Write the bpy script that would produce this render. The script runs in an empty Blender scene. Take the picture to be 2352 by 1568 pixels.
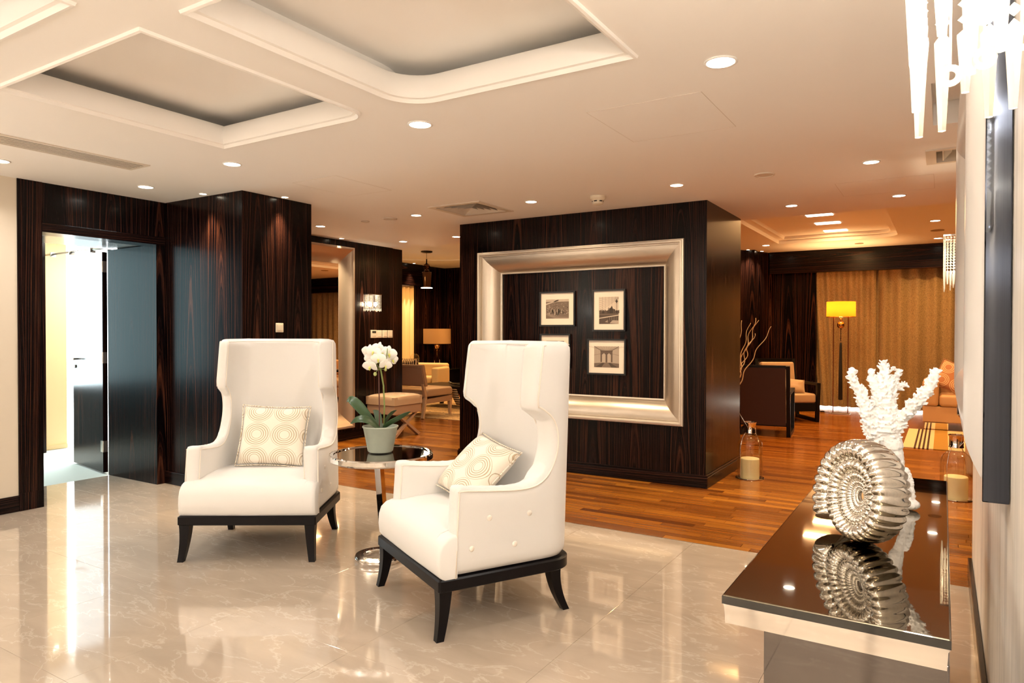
import bpy, bmesh, math, random
from math import sin, cos, pi, sqrt, atan2, radians, exp
from mathutils import Vector, Matrix, noise
random.seed(7)
sc = bpy.context.scene
C = sc.collection

# ------------------------------------------------------------------ camera
FPX = 1593.324
RT = Vector((0.848968, -0.528444, 0)); YAW, PIT, ROL = 0.55640949, -0.01204895, 0.00163671
def cam_axes():
    fwd = Vector((-sin(YAW)*cos(PIT), cos(YAW)*cos(PIT), sin(PIT)))
    right = Vector((cos(YAW), sin(YAW), 0)); up = right.cross(fwd)
    r2 = right*cos(ROL) + up*sin(ROL)
    return r2, r2.cross(fwd), fwd
cr, cu, cf = cam_axes()
cd = bpy.data.cameras.new('camera'); cam = bpy.data.objects.new('camera', cd); C.objects.link(cam)
cd.sensor_width = 36; cd.lens = FPX/2352*36; cd.clip_start = 0.02
M = Matrix.Identity(4)
for i in range(3):
    M[i][0] = cr[i]; M[i][1] = cu[i]; M[i][2] = -cf[i]
M[0][3], M[1][3], M[2][3] = 0, 0, 1.4
cam.matrix_world = M
sc.camera = cam

# ------------------------------------------------------------------ world, exposure
w = bpy.data.worlds.new('world'); sc.world = w; w.use_nodes = True
w.node_tree.nodes['Background'].inputs[0].default_value = (0.75, 0.88, 1, 1)
w.node_tree.nodes['Background'].inputs[1].default_value = 0.6
sc.view_settings.view_transform = 'Standard'; sc.view_settings.look = 'None'
sc.view_settings.gamma = 1; sc.view_settings.use_curve_mapping = False
sc.view_settings.exposure = 0.49

FRONT = (1.0, 0.94, 0.86); REAR = (1.0, 0.52, 0.18); DAY = (0.72, 0.90, 1.0)
P_FRONT = 5.5; P_REAR = 19; P_NEARSC = 26.0; P_FARSC = 8.0
P_LOBBY = 150; P_DAY = 160
def area(name, loc, rot, sx, sy, power, col, spread=pi, shape='RECTANGLE', parent=None):
    l = bpy.data.lights.new(name, 'AREA'); l.energy = power; l.color = col
    l.shape = shape; l.size = sx; l.size_y = sy; l.spread = spread
    o = bpy.data.objects.new(name, l); C.objects.link(o); o.location = loc; o.rotation_euler = rot
    if parent: o.parent = parent
    return o
def point(name, loc, power, col, r=0.03, parent=None):
    l = bpy.data.lights.new(name, 'POINT'); l.energy = power; l.color = col; l.shadow_soft_size = r
    o = bpy.data.objects.new(name, l); C.objects.link(o); o.location = loc
    if parent: o.parent = parent
    return o
# unseen fill lights added behind the camera and to the left, no fittings
def uplight(x, y, z, power):
    l = bpy.data.lights.new('fill_uplight', 'SPOT'); l.energy = power; l.color = (1, .94, .86); l.spot_size = radians(165); l.spot_blend = 1; l.shadow_soft_size = .12
    o = bpy.data.objects.new('fill_uplight', l); C.objects.link(o); o.location = (x, y, z); o.rotation_euler = (pi, 0, 0)
for x, y, p_ in ((-0.10, -0.9, 60), (-0.10, -2.6, 60), (-5.9, 0.3, 60), (-3.0, -3.2, 70), (-3.3, -1.2, 90)):
    uplight(x, y, 1.75, p_*1.6); point('fill_point', (x, y, 1.85), p_*.30, (1, .94, .86), .10)

# ------------------------------------------------------------------ materials
def newmat(name):
    m = bpy.data.materials.new(name); m.use_nodes = True
    return m, m.node_tree, m.node_tree.nodes['Principled BSDF']
def S(b, k, v):
    if k in b.inputs: b.inputs[k].default_value = v
def rgb(c): return (c[0], c[1], c[2], 1)
def plain(name, col, rough=0.5, metal=0.0, bump=0, bscale=200, coat=0, sheen=0, spec=None, vary=0):
    m, t, b = newmat(name)
    S(b, 'Base Color', rgb(col)); S(b, 'Roughness', rough); S(b, 'Metallic', metal); S(b, 'Coat Weight', coat)
    S(b, 'Coat Roughness', 0.05)
    if sheen: S(b, 'Sheen Weight', sheen)
    if spec is not None: S(b, 'Specular IOR Level', spec)
    tc = t.nodes.new('ShaderNodeTexCoord')
    if bump:
        n = t.nodes.new('ShaderNodeTexNoise'); n.inputs['Scale'].default_value = bscale; n.inputs['Detail'].default_value = 3
        t.links.new(tc.outputs['Object'], n.inputs['Vector'])
        bp = t.nodes.new('ShaderNodeBump'); bp.inputs['Strength'].default_value = bump; bp.inputs['Distance'].default_value = 0.002
        t.links.new(n.outputs['Fac'], bp.inputs['Height']); t.links.new(bp.outputs['Normal'], b.inputs['Normal'])
    if vary:
        n = t.nodes.new('ShaderNodeTexNoise'); n.inputs['Scale'].default_value = 6; n.inputs['Detail'].default_value = 4
        t.links.new(tc.outputs['Object'], n.inputs['Vector'])
        mx = t.nodes.new('ShaderNodeMix'); mx.data_type = 'RGBA'
        mx.inputs[6].default_value = rgb([max(0, c*(1-vary)) for c in col]); mx.inputs[7].default_value = rgb([min(1, c*(1+vary)) for c in col])
        t.links.new(n.outputs['Fac'], mx.inputs[0]); t.links.new(mx.outputs[2], b.inputs['Base Color'])
    return m
def math_node(t, op, a=None, b=None, c=None):
    n = t.nodes.new('ShaderNodeMath'); n.operation = op
    for i, v in enumerate((a, b, c)):
        if v is None: continue
        if isinstance(v, (int, float)): n.inputs[i].default_value = v
        else: t.links.new(v, n.inputs[i])
    return n.outputs[0]
def ramp(t, fac, stops, interp='LINEAR'):
    r = t.nodes.new('ShaderNodeValToRGB'); r.color_ramp.interpolation = interp
    e = r.color_ramp.elements
    while len(e) < len(stops): e.new(0.5)
    for i, (p, c) in enumerate(stops): e[i].position = p; e[i].color = rgb(c)
    t.links.new(fac, r.inputs['Fac']); return r.outputs['Color']
def ebony(name, horizontal=False, gain=0.75, rough=0.24, W=0.44, seed=0.0):
    m, t, b = newmat(name)
    tc = t.nodes.new('ShaderNodeTexCoord'); sp = t.nodes.new('ShaderNodeSeparateXYZ'); t.links.new(tc.outputs['Object'], sp.inputs[0])
    h = math_node(t, 'ADD', sp.outputs[0], sp.outputs[1]); v = sp.outputs[2]
    if horizontal: h, v = v, h
    nz = t.nodes.new('ShaderNodeTexNoise'); nz.inputs['Scale'].default_value = 1.0; nz.inputs['Detail'].default_value = 2
    cb = t.nodes.new('ShaderNodeCombineXYZ')
    t.links.new(math_node(t, 'MULTIPLY', h, 5.0), cb.inputs[0]); t.links.new(math_node(t, 'MULTIPLY', v, 1.3), cb.inputs[1]); cb.inputs[2].default_value = seed
    t.links.new(cb.outputs[0], nz.inputs['Vector'])
    wob = math_node(t, 'SUBTRACT', nz.outputs['Fac'], 0.5)
    u = math_node(t, 'ADD', math_node(t, 'DIVIDE', h, W), 50.0 + seed)
    cell = math_node(t, 'FLOOR', u)
    tt = math_node(t, 'SUBTRACT', math_node(t, 'FRACT', u), 0.5)
    tt = math_node(t, 'ADD', tt, math_node(t, 'MULTIPLY', wob, 0.06))
    q = math_node(t, 'MULTIPLY', math_node(t, 'MULTIPLY', tt, tt), 95.0)
    val = math_node(t, 'ADD', math_node(t, 'ADD', q, math_node(t, 'MULTIPLY', v, 2.6)), math_node(t, 'MULTIPLY', wob, 1.6))
    cb2 = t.nodes.new('ShaderNodeCombineXYZ'); t.links.new(val, cb2.inputs[0]); t.links.new(math_node(t, 'MULTIPLY', cell, 7.3), cb2.inputs[1])
    n2 = t.nodes.new('ShaderNodeTexNoise'); n2.inputs['Scale'].default_value = 0.85; n2.inputs['Detail'].default_value = 4; n2.inputs['Roughness'].default_value = 0.65
    t.links.new(cb2.outputs[0], n2.inputs['Vector'])
    cb3 = t.nodes.new('ShaderNodeCombineXYZ'); t.links.new(math_node(t, 'MULTIPLY', h, 160.0), cb3.inputs[0]); t.links.new(math_node(t, 'MULTIPLY', v, 2.5), cb3.inputs[1])
    n3 = t.nodes.new('ShaderNodeTexNoise'); n3.inputs['Scale'].default_value = 1.0; n3.inputs['Detail'].default_value = 2
    t.links.new(cb3.outputs[0], n3.inputs['Vector'])
    f = math_node(t, 'ADD', math_node(t, 'MULTIPLY', n2.outputs['Fac'], 0.8), math_node(t, 'MULTIPLY', n3.outputs['Fac'], 0.2))
    g = gain
    col = ramp(t, f, [(0.42, (0.0011*g, 0.0006*g, 0.0010*g)), (0.49, (0.004*g, 0.0016*g, 0.0016*g)), (0.55, (0.022*g, 0.0075*g, 0.0052*g)), (0.66, (0.095*g, 0.034*g, 0.017*g))])
    t.links.new(col, b.inputs['Base Color']); S(b, 'Roughness', rough); S(b, 'Coat Weight', 0.04); S(b, 'Coat Roughness', 0.10); S(b, 'Specular IOR Level', 0.15)
    return m
def attr_mat(name, stops, rough, attr='tone', bump=None, coat=0, grain=None):
    m, t, b = newmat(name)
    a = t.nodes.new('ShaderNodeAttribute'); a.attribute_name = attr
    f = a.outputs['Fac']
    tc = t.nodes.new('ShaderNodeTexCoord')
    if grain:
        mp = t.nodes.new('ShaderNodeMapping'); mp.inputs['Scale'].default_value = grain[0]; t.links.new(tc.outputs['Object'], mp.inputs['Vector'])
        n = t.nodes.new('ShaderNodeTexNoise'); n.inputs['Scale'].default_value = 1; n.inputs['Detail'].default_value = 5; t.links.new(mp.outputs[0], n.inputs['Vector'])
        f = math_node(t, 'ADD', f, math_node(t, 'MULTIPLY', math_node(t, 'SUBTRACT', n.outputs['Fac'], 0.5), grain[1]))
    t.links.new(ramp(t, f, stops), b.inputs['Base Color'])
    S(b, 'Roughness', rough); S(b, 'Coat Weight', coat); S(b, 'Coat Roughness', 0.12); S(b, 'Specular IOR Level', .35)
    return m
def emit(name, col, strength):
    m, t, b = newmat(name); S(b, 'Base Color', (0, 0, 0, 1)); S(b, 'Emission Color', rgb(col)); S(b, 'Emission Strength', strength); return m
def glass(name, col=(1, 1, 1), rough=0.0, ior=1.45):
    m, t, b = newmat(name); S(b, 'Base Color', rgb(col)); S(b, 'Transmission Weight', 1); S(b, 'Roughness', rough); S(b, 'IOR', ior); return m
def thin_glass(name, tint=(0.93, 0.94, 0.92), refl=0.9):
    m = bpy.data.materials.new(name); m.use_nodes = True; t = m.node_tree; t.nodes.clear()
    o = t.nodes.new('ShaderNodeOutputMaterial'); mx = t.nodes.new('ShaderNodeMixShader'); tr = t.nodes.new('ShaderNodeBsdfTransparent'); gl = t.nodes.new('ShaderNodeBsdfGlossy')
    tr.inputs[0].default_value = rgb(tint); gl.inputs['Roughness'].default_value = 0.02; gl.inputs['Color'].default_value = (refl, refl, refl, 1)
    lw = t.nodes.new('ShaderNodeLayerWeight'); lw.inputs[0].default_value = .5
    t.links.new(math_node(t, 'ADD', math_node(t, 'MULTIPLY', math_node(t, 'POWER', lw.outputs['Facing'], 2.5), .65), .05), mx.inputs[0]); t.links.new(tr.outputs[0], mx.inputs[1]); t.links.new(gl.outputs[0], mx.inputs[2]); t.links.new(mx.outputs[0], o.inputs[0])
    return m
def crystal(name):
    m = bpy.data.materials.new(name); m.use_nodes = True; t = m.node_tree; t.nodes.clear()
    o = t.nodes.new('ShaderNodeOutputMaterial'); mx = t.nodes.new('ShaderNodeMixShader'); tr = t.nodes.new('ShaderNodeBsdfTranslucent'); gl = t.nodes.new('ShaderNodeBsdfGlossy')
    tr.inputs[0].default_value = (0.95, 0.93, 0.88, 1); gl.inputs['Roughness'].default_value = 0.12
    m2 = t.nodes.new('ShaderNodeMixShader'); tp = t.nodes.new('ShaderNodeBsdfTransparent'); m2.inputs[0].default_value = 0.12
    mx.inputs[0].default_value = 0.35
    t.links.new(tr.outputs[0], mx.inputs[1]); t.links.new(gl.outputs[0], mx.inputs[2])
    t.links.new(mx.outputs[0], m2.inputs[1]); t.links.new(tp.outputs[0], m2.inputs[2]); t.links.new(m2.outputs[0], o.inputs[0])
    return m
def shade_mat(name, col, tr=0.5, bump=0):
    m = bpy.data.materials.new(name); m.use_nodes = True; t = m.node_tree; t.nodes.clear()
    o = t.nodes.new('ShaderNodeOutputMaterial'); mx = t.nodes.new('ShaderNodeMixShader'); a = t.nodes.new('ShaderNodeBsdfDiffuse'); b = t.nodes.new('ShaderNodeBsdfTranslucent')
    a.inputs[0].default_value = rgb(col); b.inputs[0].default_value = rgb(col); mx.inputs[0].default_value = tr
    t.links.new(a.outputs[0], mx.inputs[1]); t.links.new(b.outputs[0], mx.inputs[2]); t.links.new(mx.outputs[0], o.inputs[0]); return m
def marble(name, base=(0.46, 0.375, 0.295), rough=0.07, dark=0.86, scale=1.0, streak=(1, 1, 1)):
    m, t, b = newmat(name)
    g = t.nodes.new('ShaderNodeNewGeometry'); mp = t.nodes.new('ShaderNodeMapping'); mp.inputs['Rotation'].default_value = (0, 0, 0.6); mp.inputs['Scale'].default_value = streak
    t.links.new(g.outputs['Position'], mp.inputs[0])
    n1 = t.nodes.new('ShaderNodeTexNoise'); n1.inputs['Scale'].default_value = 1.6*scale; n1.inputs['Detail'].default_value = 7; n1.inputs['Roughness'].default_value = 0.6; n1.inputs['Distortion'].default_value = 0.8
    t.links.new(mp.outputs[0], n1.inputs['Vector'])
    c1 = ramp(t, n1.outputs['Fac'], [(0.3, [c*dark for c in base]), (0.55, base), (0.75, [min(1, c*1.08) for c in base])])
    n2 = t.nodes.new('ShaderNodeTexNoise'); n2.inputs['Scale'].default_value = 2.3*scale; n2.inputs['Detail'].default_value = 8; n2.inputs['Distortion'].default_value = 0.5; n2.inputs['Roughness'].default_value = 0.55
    t.links.new(mp.outputs[0], n2.inputs['Vector'])
    vein = math_node(t, 'ABSOLUTE', math_node(t, 'SUBTRACT', n2.outputs['Fac'], 0.5))
    vf = math_node(t, 'MULTIPLY', math_node(t, 'SUBTRACT', 1.0, math_node(t, 'MINIMUM', math_node(t, 'MULTIPLY', vein, 70.0), 1.0)), 0.22)
    mx = t.nodes.new('ShaderNodeMix'); mx.data_type = 'RGBA'; t.links.new(vf, mx.inputs[0]); t.links.new(c1, mx.inputs[6]); mx.inputs[7].default_value = (0.86, 0.78, 0.66, 1)
    t.links.new(mx.outputs[2], b.inputs['Base Color']); S(b, 'Roughness', rough); S(b, 'Specular IOR Level', 0.6)
    S(b, 'Coat Weight', 0.5 if rough < .2 else 0.0); S(b, 'Coat Roughness', 0.02)
    return m
def rings_mat(name, base, line, cx, cz, n=6.5, rmax=0.46):
    # printed fabric: concentric circles on a square repeat (object X/Z plane)
    m, t, b = newmat(name)
    tc = t.nodes.new('ShaderNodeTexCoord'); sp = t.nodes.new('ShaderNodeSeparateXYZ'); t.links.new(tc.outputs['Object'], sp.inputs[0])
    fx = math_node(t, 'SUBTRACT', math_node(t, 'FRACT', math_node(t, 'ADD', math_node(t, 'DIVIDE', sp.outputs[0], cx[0]), cx[1]+20)), 0.5)
    fz = math_node(t, 'SUBTRACT', math_node(t, 'FRACT', math_node(t, 'ADD', math_node(t, 'DIVIDE', sp.outputs[2], cz[0]), cz[1]+20)), 0.5)
    r = math_node(t, 'SQRT', math_node(t, 'ADD', math_node(t, 'MULTIPLY', fx, fx), math_node(t, 'MULTIPLY', fz, fz)))
    ph = math_node(t, 'MULTIPLY', r, n/0.5*2*pi*0.5*2/2)
    s = math_node(t, 'SINE', math_node(t, 'MULTIPLY', r, 2*pi*n/0.5*0.98))
    on = math_node(t, 'GREATER_THAN', s, 0.35)
    on = math_node(t, 'MULTIPLY', on, math_node(t, 'GREATER_THAN', r, 0.17)); on = math_node(t, 'MULTIPLY', on, math_node(t, 'LESS_THAN', r, rmax+0.03))
    mx = t.nodes.new('ShaderNodeMix'); mx.data_type = 'RGBA'; t.links.new(math_node(t, 'MULTIPLY', on, 0.85), mx.inputs[0]); mx.inputs[6].default_value = rgb(base); mx.inputs[7].default_value = rgb(line)
    t.links.new(mx.outputs[2], b.inputs['Base Color']); S(b, 'Roughness', 0.85); S(b, 'Sheen Weight', 0.2)
    bp = t.nodes.new('ShaderNodeBump'); bp.inputs['Strength'].default_value = 0.3; bp.inputs['Distance'].default_value = 0.002
    t.links.new(on, bp.inputs['Height']); t.links.new(bp.outputs['Normal'], b.inputs['Normal'])
    return m
def curtain_mat(name, base, dark):
    m, t, b = newmat(name)
    tc = t.nodes.new('ShaderNodeTexCoord'); mp = t.nodes.new('ShaderNodeMapping'); mp.inputs['Scale'].default_value = (85, 25, 50); t.links.new(tc.outputs['Object'], mp.inputs[0])
    n = t.nodes.new('ShaderNodeTexNoise'); n.inputs['Scale'].default_value = 1.0; n.inputs['Detail'].default_value = 1; n.inputs['Distortion'].default_value = 2.0; t.links.new(mp.outputs[0], n.inputs['Vector'])
    t.links.new(ramp(t, n.outputs['Fac'], [(0.38, [(a_+b_)/2 for a_, b_ in zip(dark, base)]), (0.50, base), (0.64, [min(1, c*1.25) for c in base])]), b.inputs['Base Color'])
    S(b, 'Roughness', 0.6); S(b, 'Sheen Weight', 0.3); return m

M_wood = ebony('macassar_ebony'); M_woodh = ebony('macassar_ebony_level', True, seed=3.0)
M_wood2 = ebony('macassar_ebony_side', rough=0.22, gain=0.75, seed=5.0)
M_ceil = plain('ceiling_plaster', (0.90, 0.87, 0.83), 0.6)
M_wallcream = plain('cream_plaster', (0.62, 0.54, 0.43), 0.7)
M_marble = marble('cream_marble', streak=(1.0, 2.6, 1.0)); M_slab = marble('wall_travertine', (0.84, 0.77, 0.69), 0.45, 0.72, 1.2, (5, 5, 0.5))
M_grout = plain('grout', (0.45, 0.36, 0.26), 0.8)
M_plank = attr_mat('oiled_oak', [(0.0, (0.10, 0.026, 0.003)), (0.5, (0.22, 0.068, 0.007)), (1.0, (0.38, 0.145, 0.018))], 0.22, grain=((2.5, 60, 1), 0.9), coat=0.15)
M_sub = plain('subfloor', (0.08, 0.03, 0.01), 0.7)
M_white = plain('ivory_upholstery', (0.76, 0.74, 0.71), 0.75, bump=0.15, bscale=500, sheen=0.3)
M_whitepipe = plain('ivory_piping', (0.86, 0.79, 0.70), 0.7)
M_black = plain('black_lacquer', (0.003, 0.0022, 0.003), 0.35, spec=0.2)
M_chrome = plain('polished_chrome', (0.86, 0.84, 0.82), 0.04, 1.0)
M_steel = plain('brushed_steel', (0.55, 0.52, 0.48), 0.28, 1.0)
M_silverleaf = plain('silver_leaf', (0.60, 0.52, 0.43), 0.34, 0.85, bump=0.1, bscale=60, vary=0.08)
M_silverlt = plain('silver_leaf_fillet', (0.70, 0.64, 0.56), 0.4, 0.4)
M_mirror = plain('mirror_glass', (0.86, 0.86, 0.85), 0.005, 1.0)
M_bronze = plain('bronze_mirror', (0.21, 0.175, 0.12), 0.015, 1.0, coat=0.4)
M_darktop = plain('dark_steel_mirror', (0.20, 0.17, 0.15), 0.02, 1.0)
M_blackglass = plain('black_glass_edge', (0.01, 0.012, 0.012), 0.03, coat=1)
M_pillow = rings_mat('ring_print_linen', (0.86, 0.78, 0.66), (0.42, 0.30, 0.17), (0.188, 0.0), (0.163, 0.5))
M_pot = plain('grey_green_stoneware', (0.34, 0.38, 0.31), 0.5, bump=0.5, bscale=40, vary=0.3)
M_soil = plain('soil', (0.02, 0.012, 0.006), 0.9)
M_leaf = plain('orchid_leaf', (0.035, 0.075, 0.028), 0.35, vary=0.3)
M_stem = plain('orchid_stem', (0.20, 0.25, 0.07), 0.5)
M_stake = plain('brown_stake', (0.10, 0.03, 0.02), 0.5)
M_petal = plain('white_petal', (0.93, 0.90, 0.84), 0.6)
M_lip = plain('yellow_green_lip', (0.62, 0.62, 0.16), 0.5)
M_bud = plain('green_bud', (0.50, 0.55, 0.20), 0.5)
M_mercury = plain('silvered_glass', (0.66, 0.62, 0.56), 0.07, 1.0)
M_coral = plain('white_coral', (0.92, 0.90, 0.88), 0.7)
M_plastic = plain('ivory_plastic', (0.72, 0.64, 0.50), 0.4)
M_lcd = plain('dark_display', (0.03, 0.04, 0.03), 0.2)
M_mat = plain('passepartout', (0.78, 0.70, 0.60), 0.8)
M_frameblack = plain('black_frame', (0.004, 0.004, 0.005), 0.35)
M_print = attr_mat('sepia_print', [(0.0, (0.010, 0.007, 0.006)), (0.5, (0.19, 0.14, 0.11)), (1.0, (0.75, 0.64, 0.52))], 0.6)
M_grille = plain('grille_paint', (0.66, 0.58, 0.48), 0.5)
M_void = plain('duct_dark', (0.03, 0.02, 0.015), 0.9)
M_line = plain('hatch_gap', (0.66, 0.58, 0.50), 0.8)
M_lampF = emit('lamp_lens_front', (1, 0.93, 0.80), 22); M_lampR = emit('lamp_lens_rear', (1, 0.88, 0.66), 18)
M_panelR = emit('luminous_panel', (1, 0.86, 0.62), 5)
M_bulb = emit('sconce_bulb', (1, 0.86, 0.62), 60)
M_day = emit('daylit_window', (0.90, 0.97, 1.0), 7)
M_daystrip = emit('daylight_gap', (1, 0.93, 0.78), 9)
M_crystal = crystal('crystal')
M_clear = thin_glass('clear_glass')
M_candle = shade_mat('ivory_wax', (0.85, 0.74, 0.44), 0.25)
M_shadeY = shade_mat('amber_lampshade', (0.80, 0.31, 0.03), 0.5)
M_shadeB = shade_mat('beige_lampshade', (0.55, 0.36, 0.18), 0.4)
M_gold = plain('gold_ball', (0.80, 0.50, 0.22), 0.12, 1.0)
M_tassel = plain('black_tassel', (0.006, 0.005, 0.006), 0.8)
M_darkbrown = plain('dark_brown_leather', (0.030, 0.008, 0.005), 0.5)
M_tan = plain('tan_satin', (0.42, 0.28, 0.17), 0.38, sheen=0.4, vary=0.08)
M_taupe = plain('taupe_leather', (0.36, 0.235, 0.16), 0.5, vary=0.06)
M_beigef = plain('beige_fabric', (0.60, 0.46, 0.26), 0.7)
M_pale = plain('pale_wood', (0.50, 0.34, 0.22), 0.5)
M_sofa = plain('sofa_leather', (0.50, 0.31, 0.17), 0.5, vary=0.05)
M_curt = curtain_mat('gold_jacquard', (0.29, 0.20, 0.085), (0.085, 0.045, 0.018))
M_creamcurt = plain('cream_curtain', (0.80, 0.62, 0.34), 0.7)
M_carpet = plain('pale_carpet', (0.62, 0.66, 0.62), 0.95, bump=0.6, bscale=300)
M_zebra = None
def stripes_mat(name, a, b_, axis, scale, thr=0.0, distort=0.0, rough=0.85):
    m, t, b = newmat(name)
    tc = t.nodes.new('ShaderNodeTexCoord'); sp = t.nodes.new('ShaderNodeSeparateXYZ'); t.links.new(tc.outputs['Object'], sp.inputs[0])
    v = sp.outputs[axis]
    if distort:
        n = t.nodes.new('ShaderNodeTexNoise'); n.inputs['Scale'].default_value = 9; t.links.new(tc.outputs['Object'], n.inputs['Vector'])
        v = math_node(t, 'ADD', v, math_node(t, 'MULTIPLY', n.outputs['Fac'], distort))
    s = math_node(t, 'GREATER_THAN', math_node(t, 'SINE', math_node(t, 'MULTIPLY', v, scale)), thr)
    mx = t.nodes.new('ShaderNodeMix'); mx.data_type = 'RGBA'; t.links.new(s, mx.inputs[0]); mx.inputs[6].default_value = rgb(a); mx.inputs[7].default_value = rgb(b_)
    t.links.new(mx.outputs[2], b.inputs['Base Color']); S(b, 'Roughness', rough); return m
M_zebra = stripes_mat('zebra_print', (0.65, 0.50, 0.32), (0.02, 0.012, 0.008), 0, 160, 0.1, 0.06)
M_throw = stripes_mat('striped_throw', (0.5, 0.4, 0.28), (0.01, 0.01, 0.01), 2, 160, 0)
M_ruglines = stripes_mat('lined_rug', (0.55, 0.40, 0.22), (0.02, 0.012, 0.008), 1, 42, 0.86, 0.12)
M_paisley = rings_mat('medallion_print', (0.42, 0.19, 0.10), (0.80, 0.62, 0.42), (0.21, 0.0), (0.21, 0.0), 5.0, 0.45)
M_rugcream = plain('rug_cream', (0.62, 0.50, 0.32), 0.95, bump=0.5, bscale=150)
M_rugdark = plain('rug_dark', (0.035, 0.012, 0.010), 0.95)
M_rugmust = plain('rug_mustard', (0.34, 0.19, 0.03), 0.95)
M_twig = plain('pale_branch', (0.75, 0.50, 0.25), 0.6)

# ------------------------------------------------------------------ helpers
def link(o, parent=None):
    C.objects.link(o)
    if parent is not None: o.parent = parent
    return o
def obj(name, bm, mat, parent=None, smooth=False, loc=None, rot=None, angle=None):
    me = bpy.data.meshes.new(name)
    bmesh.ops.recalc_face_normals(bm, faces=bm.faces)
    if smooth:
        for f in bm.faces: f.smooth = True
        if angle:
            for e in bm.edges:
                if len(e.link_faces) == 2 and e.calc_face_angle(0) > radians(angle): e.smooth = False
    bm.to_mesh(me); bm.free()
    mats = mat if isinstance(mat, (list, tuple)) else [mat]
    for mm in mats: me.materials.append(mm)
    o = bpy.data.objects.new(name, me); link(o, parent)
    if loc: o.location = loc
    if rot: o.rotation_euler = rot
    return o
def tag(o, label, cat, group=None):
    o['label'] = label; o['category'] = cat
    if group: o['group'] = group
    return o
def thing(name, label, cat, loc=(0, 0, 0), rz=0, group=None):
    o = bpy.data.objects.new(name, None); o.empty_display_size = 0.1; C.objects.link(o); o.location = loc; o.rotation_euler = (0, 0, rz)
    return tag(o, label, cat, group)
def struct(name, bm, mat, parent=None, **k):
    o = obj(name, bm, mat, parent, **k)
    if parent is None: o['kind'] = 'structure'
    return o
def dup(root, loc, rz, label=None, group=None):
    r = root.copy(); C.objects.link(r); r.location = loc; r.rotation_euler = (0, 0, rz)
    if label: r['label'] = label
    if group: r['group'] = group
    for ch in list(root.children):
        c = ch.copy(); C.objects.link(c); c.parent = r
        for g in list(ch.children):
            d = g.copy(); C.objects.link(d); d.parent = c
    return r
def B(): return bmesh.new()
def box(bm, x0, x1, y0, y1, z0, z1, bev=0, seg=2, mat=0):
    r = bmesh.ops.create_cube(bm, size=1); vs = r['verts']
    for v in vs:
        v.co = Vector(((x0+x1)/2+v.co.x*(x1-x0), (y0+y1)/2+v.co.y*(y1-y0), (z0+z1)/2+v.co.z*(z1-z0)))
    fs = set(f for v in vs for f in v.link_faces)
    for f in fs: f.material_index = mat
    if bev:
        es = list({e for f in fs for e in f.edges})
        bmesh.ops.bevel(bm, geom=es, offset=bev, segments=seg, profile=0.5, affect='EDGES')
    return vs
def bx(*a, **k):
    bm = B(); box(bm, *a, **k); return bm
def cyl(bm, x, y, z0, z1, r, r2=None, n=24, cap=True):
    r2 = r if r2 is None else r2
    a = [bm.verts.new((x+r*cos(2*pi*i/n), y+r*sin(2*pi*i/n), z0)) for i in range(n)]
    b = [bm.verts.new((x+r2*cos(2*pi*i/n), y+r2*sin(2*pi*i/n), z1)) for i in range(n)]
    for i in range(n): bm.faces.new((a[i], a[(i+1) % n], b[(i+1) % n], b[i]))
    if cap: bm.faces.new(a[::-1]); bm.faces.new(b)
def lathe(bm, prof, x=0, y=0, n=32, close=False):
    rings = []
    for r, z in prof:
        if r < 1e-5: rings.append([bm.verts.new((x, y, z))])
        else: rings.append([bm.verts.new((x+r*cos(2*pi*i/n), y+r*sin(2*pi*i/n), z)) for i in range(n)])
    prs = list(zip(rings, rings[1:]))
    if close: prs.append((rings[-1], rings[0]))
    for a, b in prs:
        for i in range(n):
            j = (i+1) % n
            if len(a) == 1 and len(b) == 1: continue
            if len(a) == 1: bm.faces.new((a[0], b[j], b[i]))
            elif len(b) == 1: bm.faces.new((a[i], a[j], b[0]))
            else: bm.faces.new((a[i], a[j], b[j], b[i]))
def tube(bm, pts, rad, n=8, cap=True, closed=False):
    pts = [Vector(p) for p in pts]; N = len(pts)
    rads = rad if isinstance(rad, (list, tuple)) else [rad]*N
    rings = []; prevx = None
    for i, p in enumerate(pts):
        if closed: d = pts[(i+1) % N]-pts[i-1]
        else: d = pts[min(i+1, N-1)]-pts[max(i-1, 0)]
        if d.length < 1e-9: d = Vector((0, 0, 1))
        d.normalize()
        if prevx is None:
            a = Vector((0, 0, 1)) if abs(d.z) < 0.9 else Vector((1, 0, 0)); x = d.cross(a).normalized()
        else:
            x = (prevx-d*prevx.dot(d))
            x = x.normalized() if x.length > 1e-6 else d.orthogonal().normalized()
        prevx = x; yv = d.cross(x)
        rings.append([bm.verts.new(p+(x*cos(2*pi*k/n)+yv*sin(2*pi*k/n))*rads[i]) for k in range(n)])
    prs = list(zip(rings, rings[1:]))
    if closed: prs.append((rings[-1], rings[0]))
    for a, b in prs:
        for k in range(n): bm.faces.new((a[k], a[(k+1) % n], b[(k+1) % n], b[k]))
    if cap and not closed: bm.faces.new(rings[0][::-1]); bm.faces.new(rings[-1])
def loft(bm, loops, closed_loop=True, caps=False, mats=None):
    vl = [[bm.verts.new(p) for p in L] for L in loops]
    for q, (a, b) in enumerate(zip(vl, vl[1:])):
        n = len(a)
        for i in range(n if closed_loop else n-1):
            f = bm.faces.new((a[i], a[(i+1) % n], b[(i+1) % n], b[i]))
            if mats: f.material_index = mats[q]
    if caps: bm.faces.new(vl[0][::-1]); bm.faces.new(vl[-1])
    return vl
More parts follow.
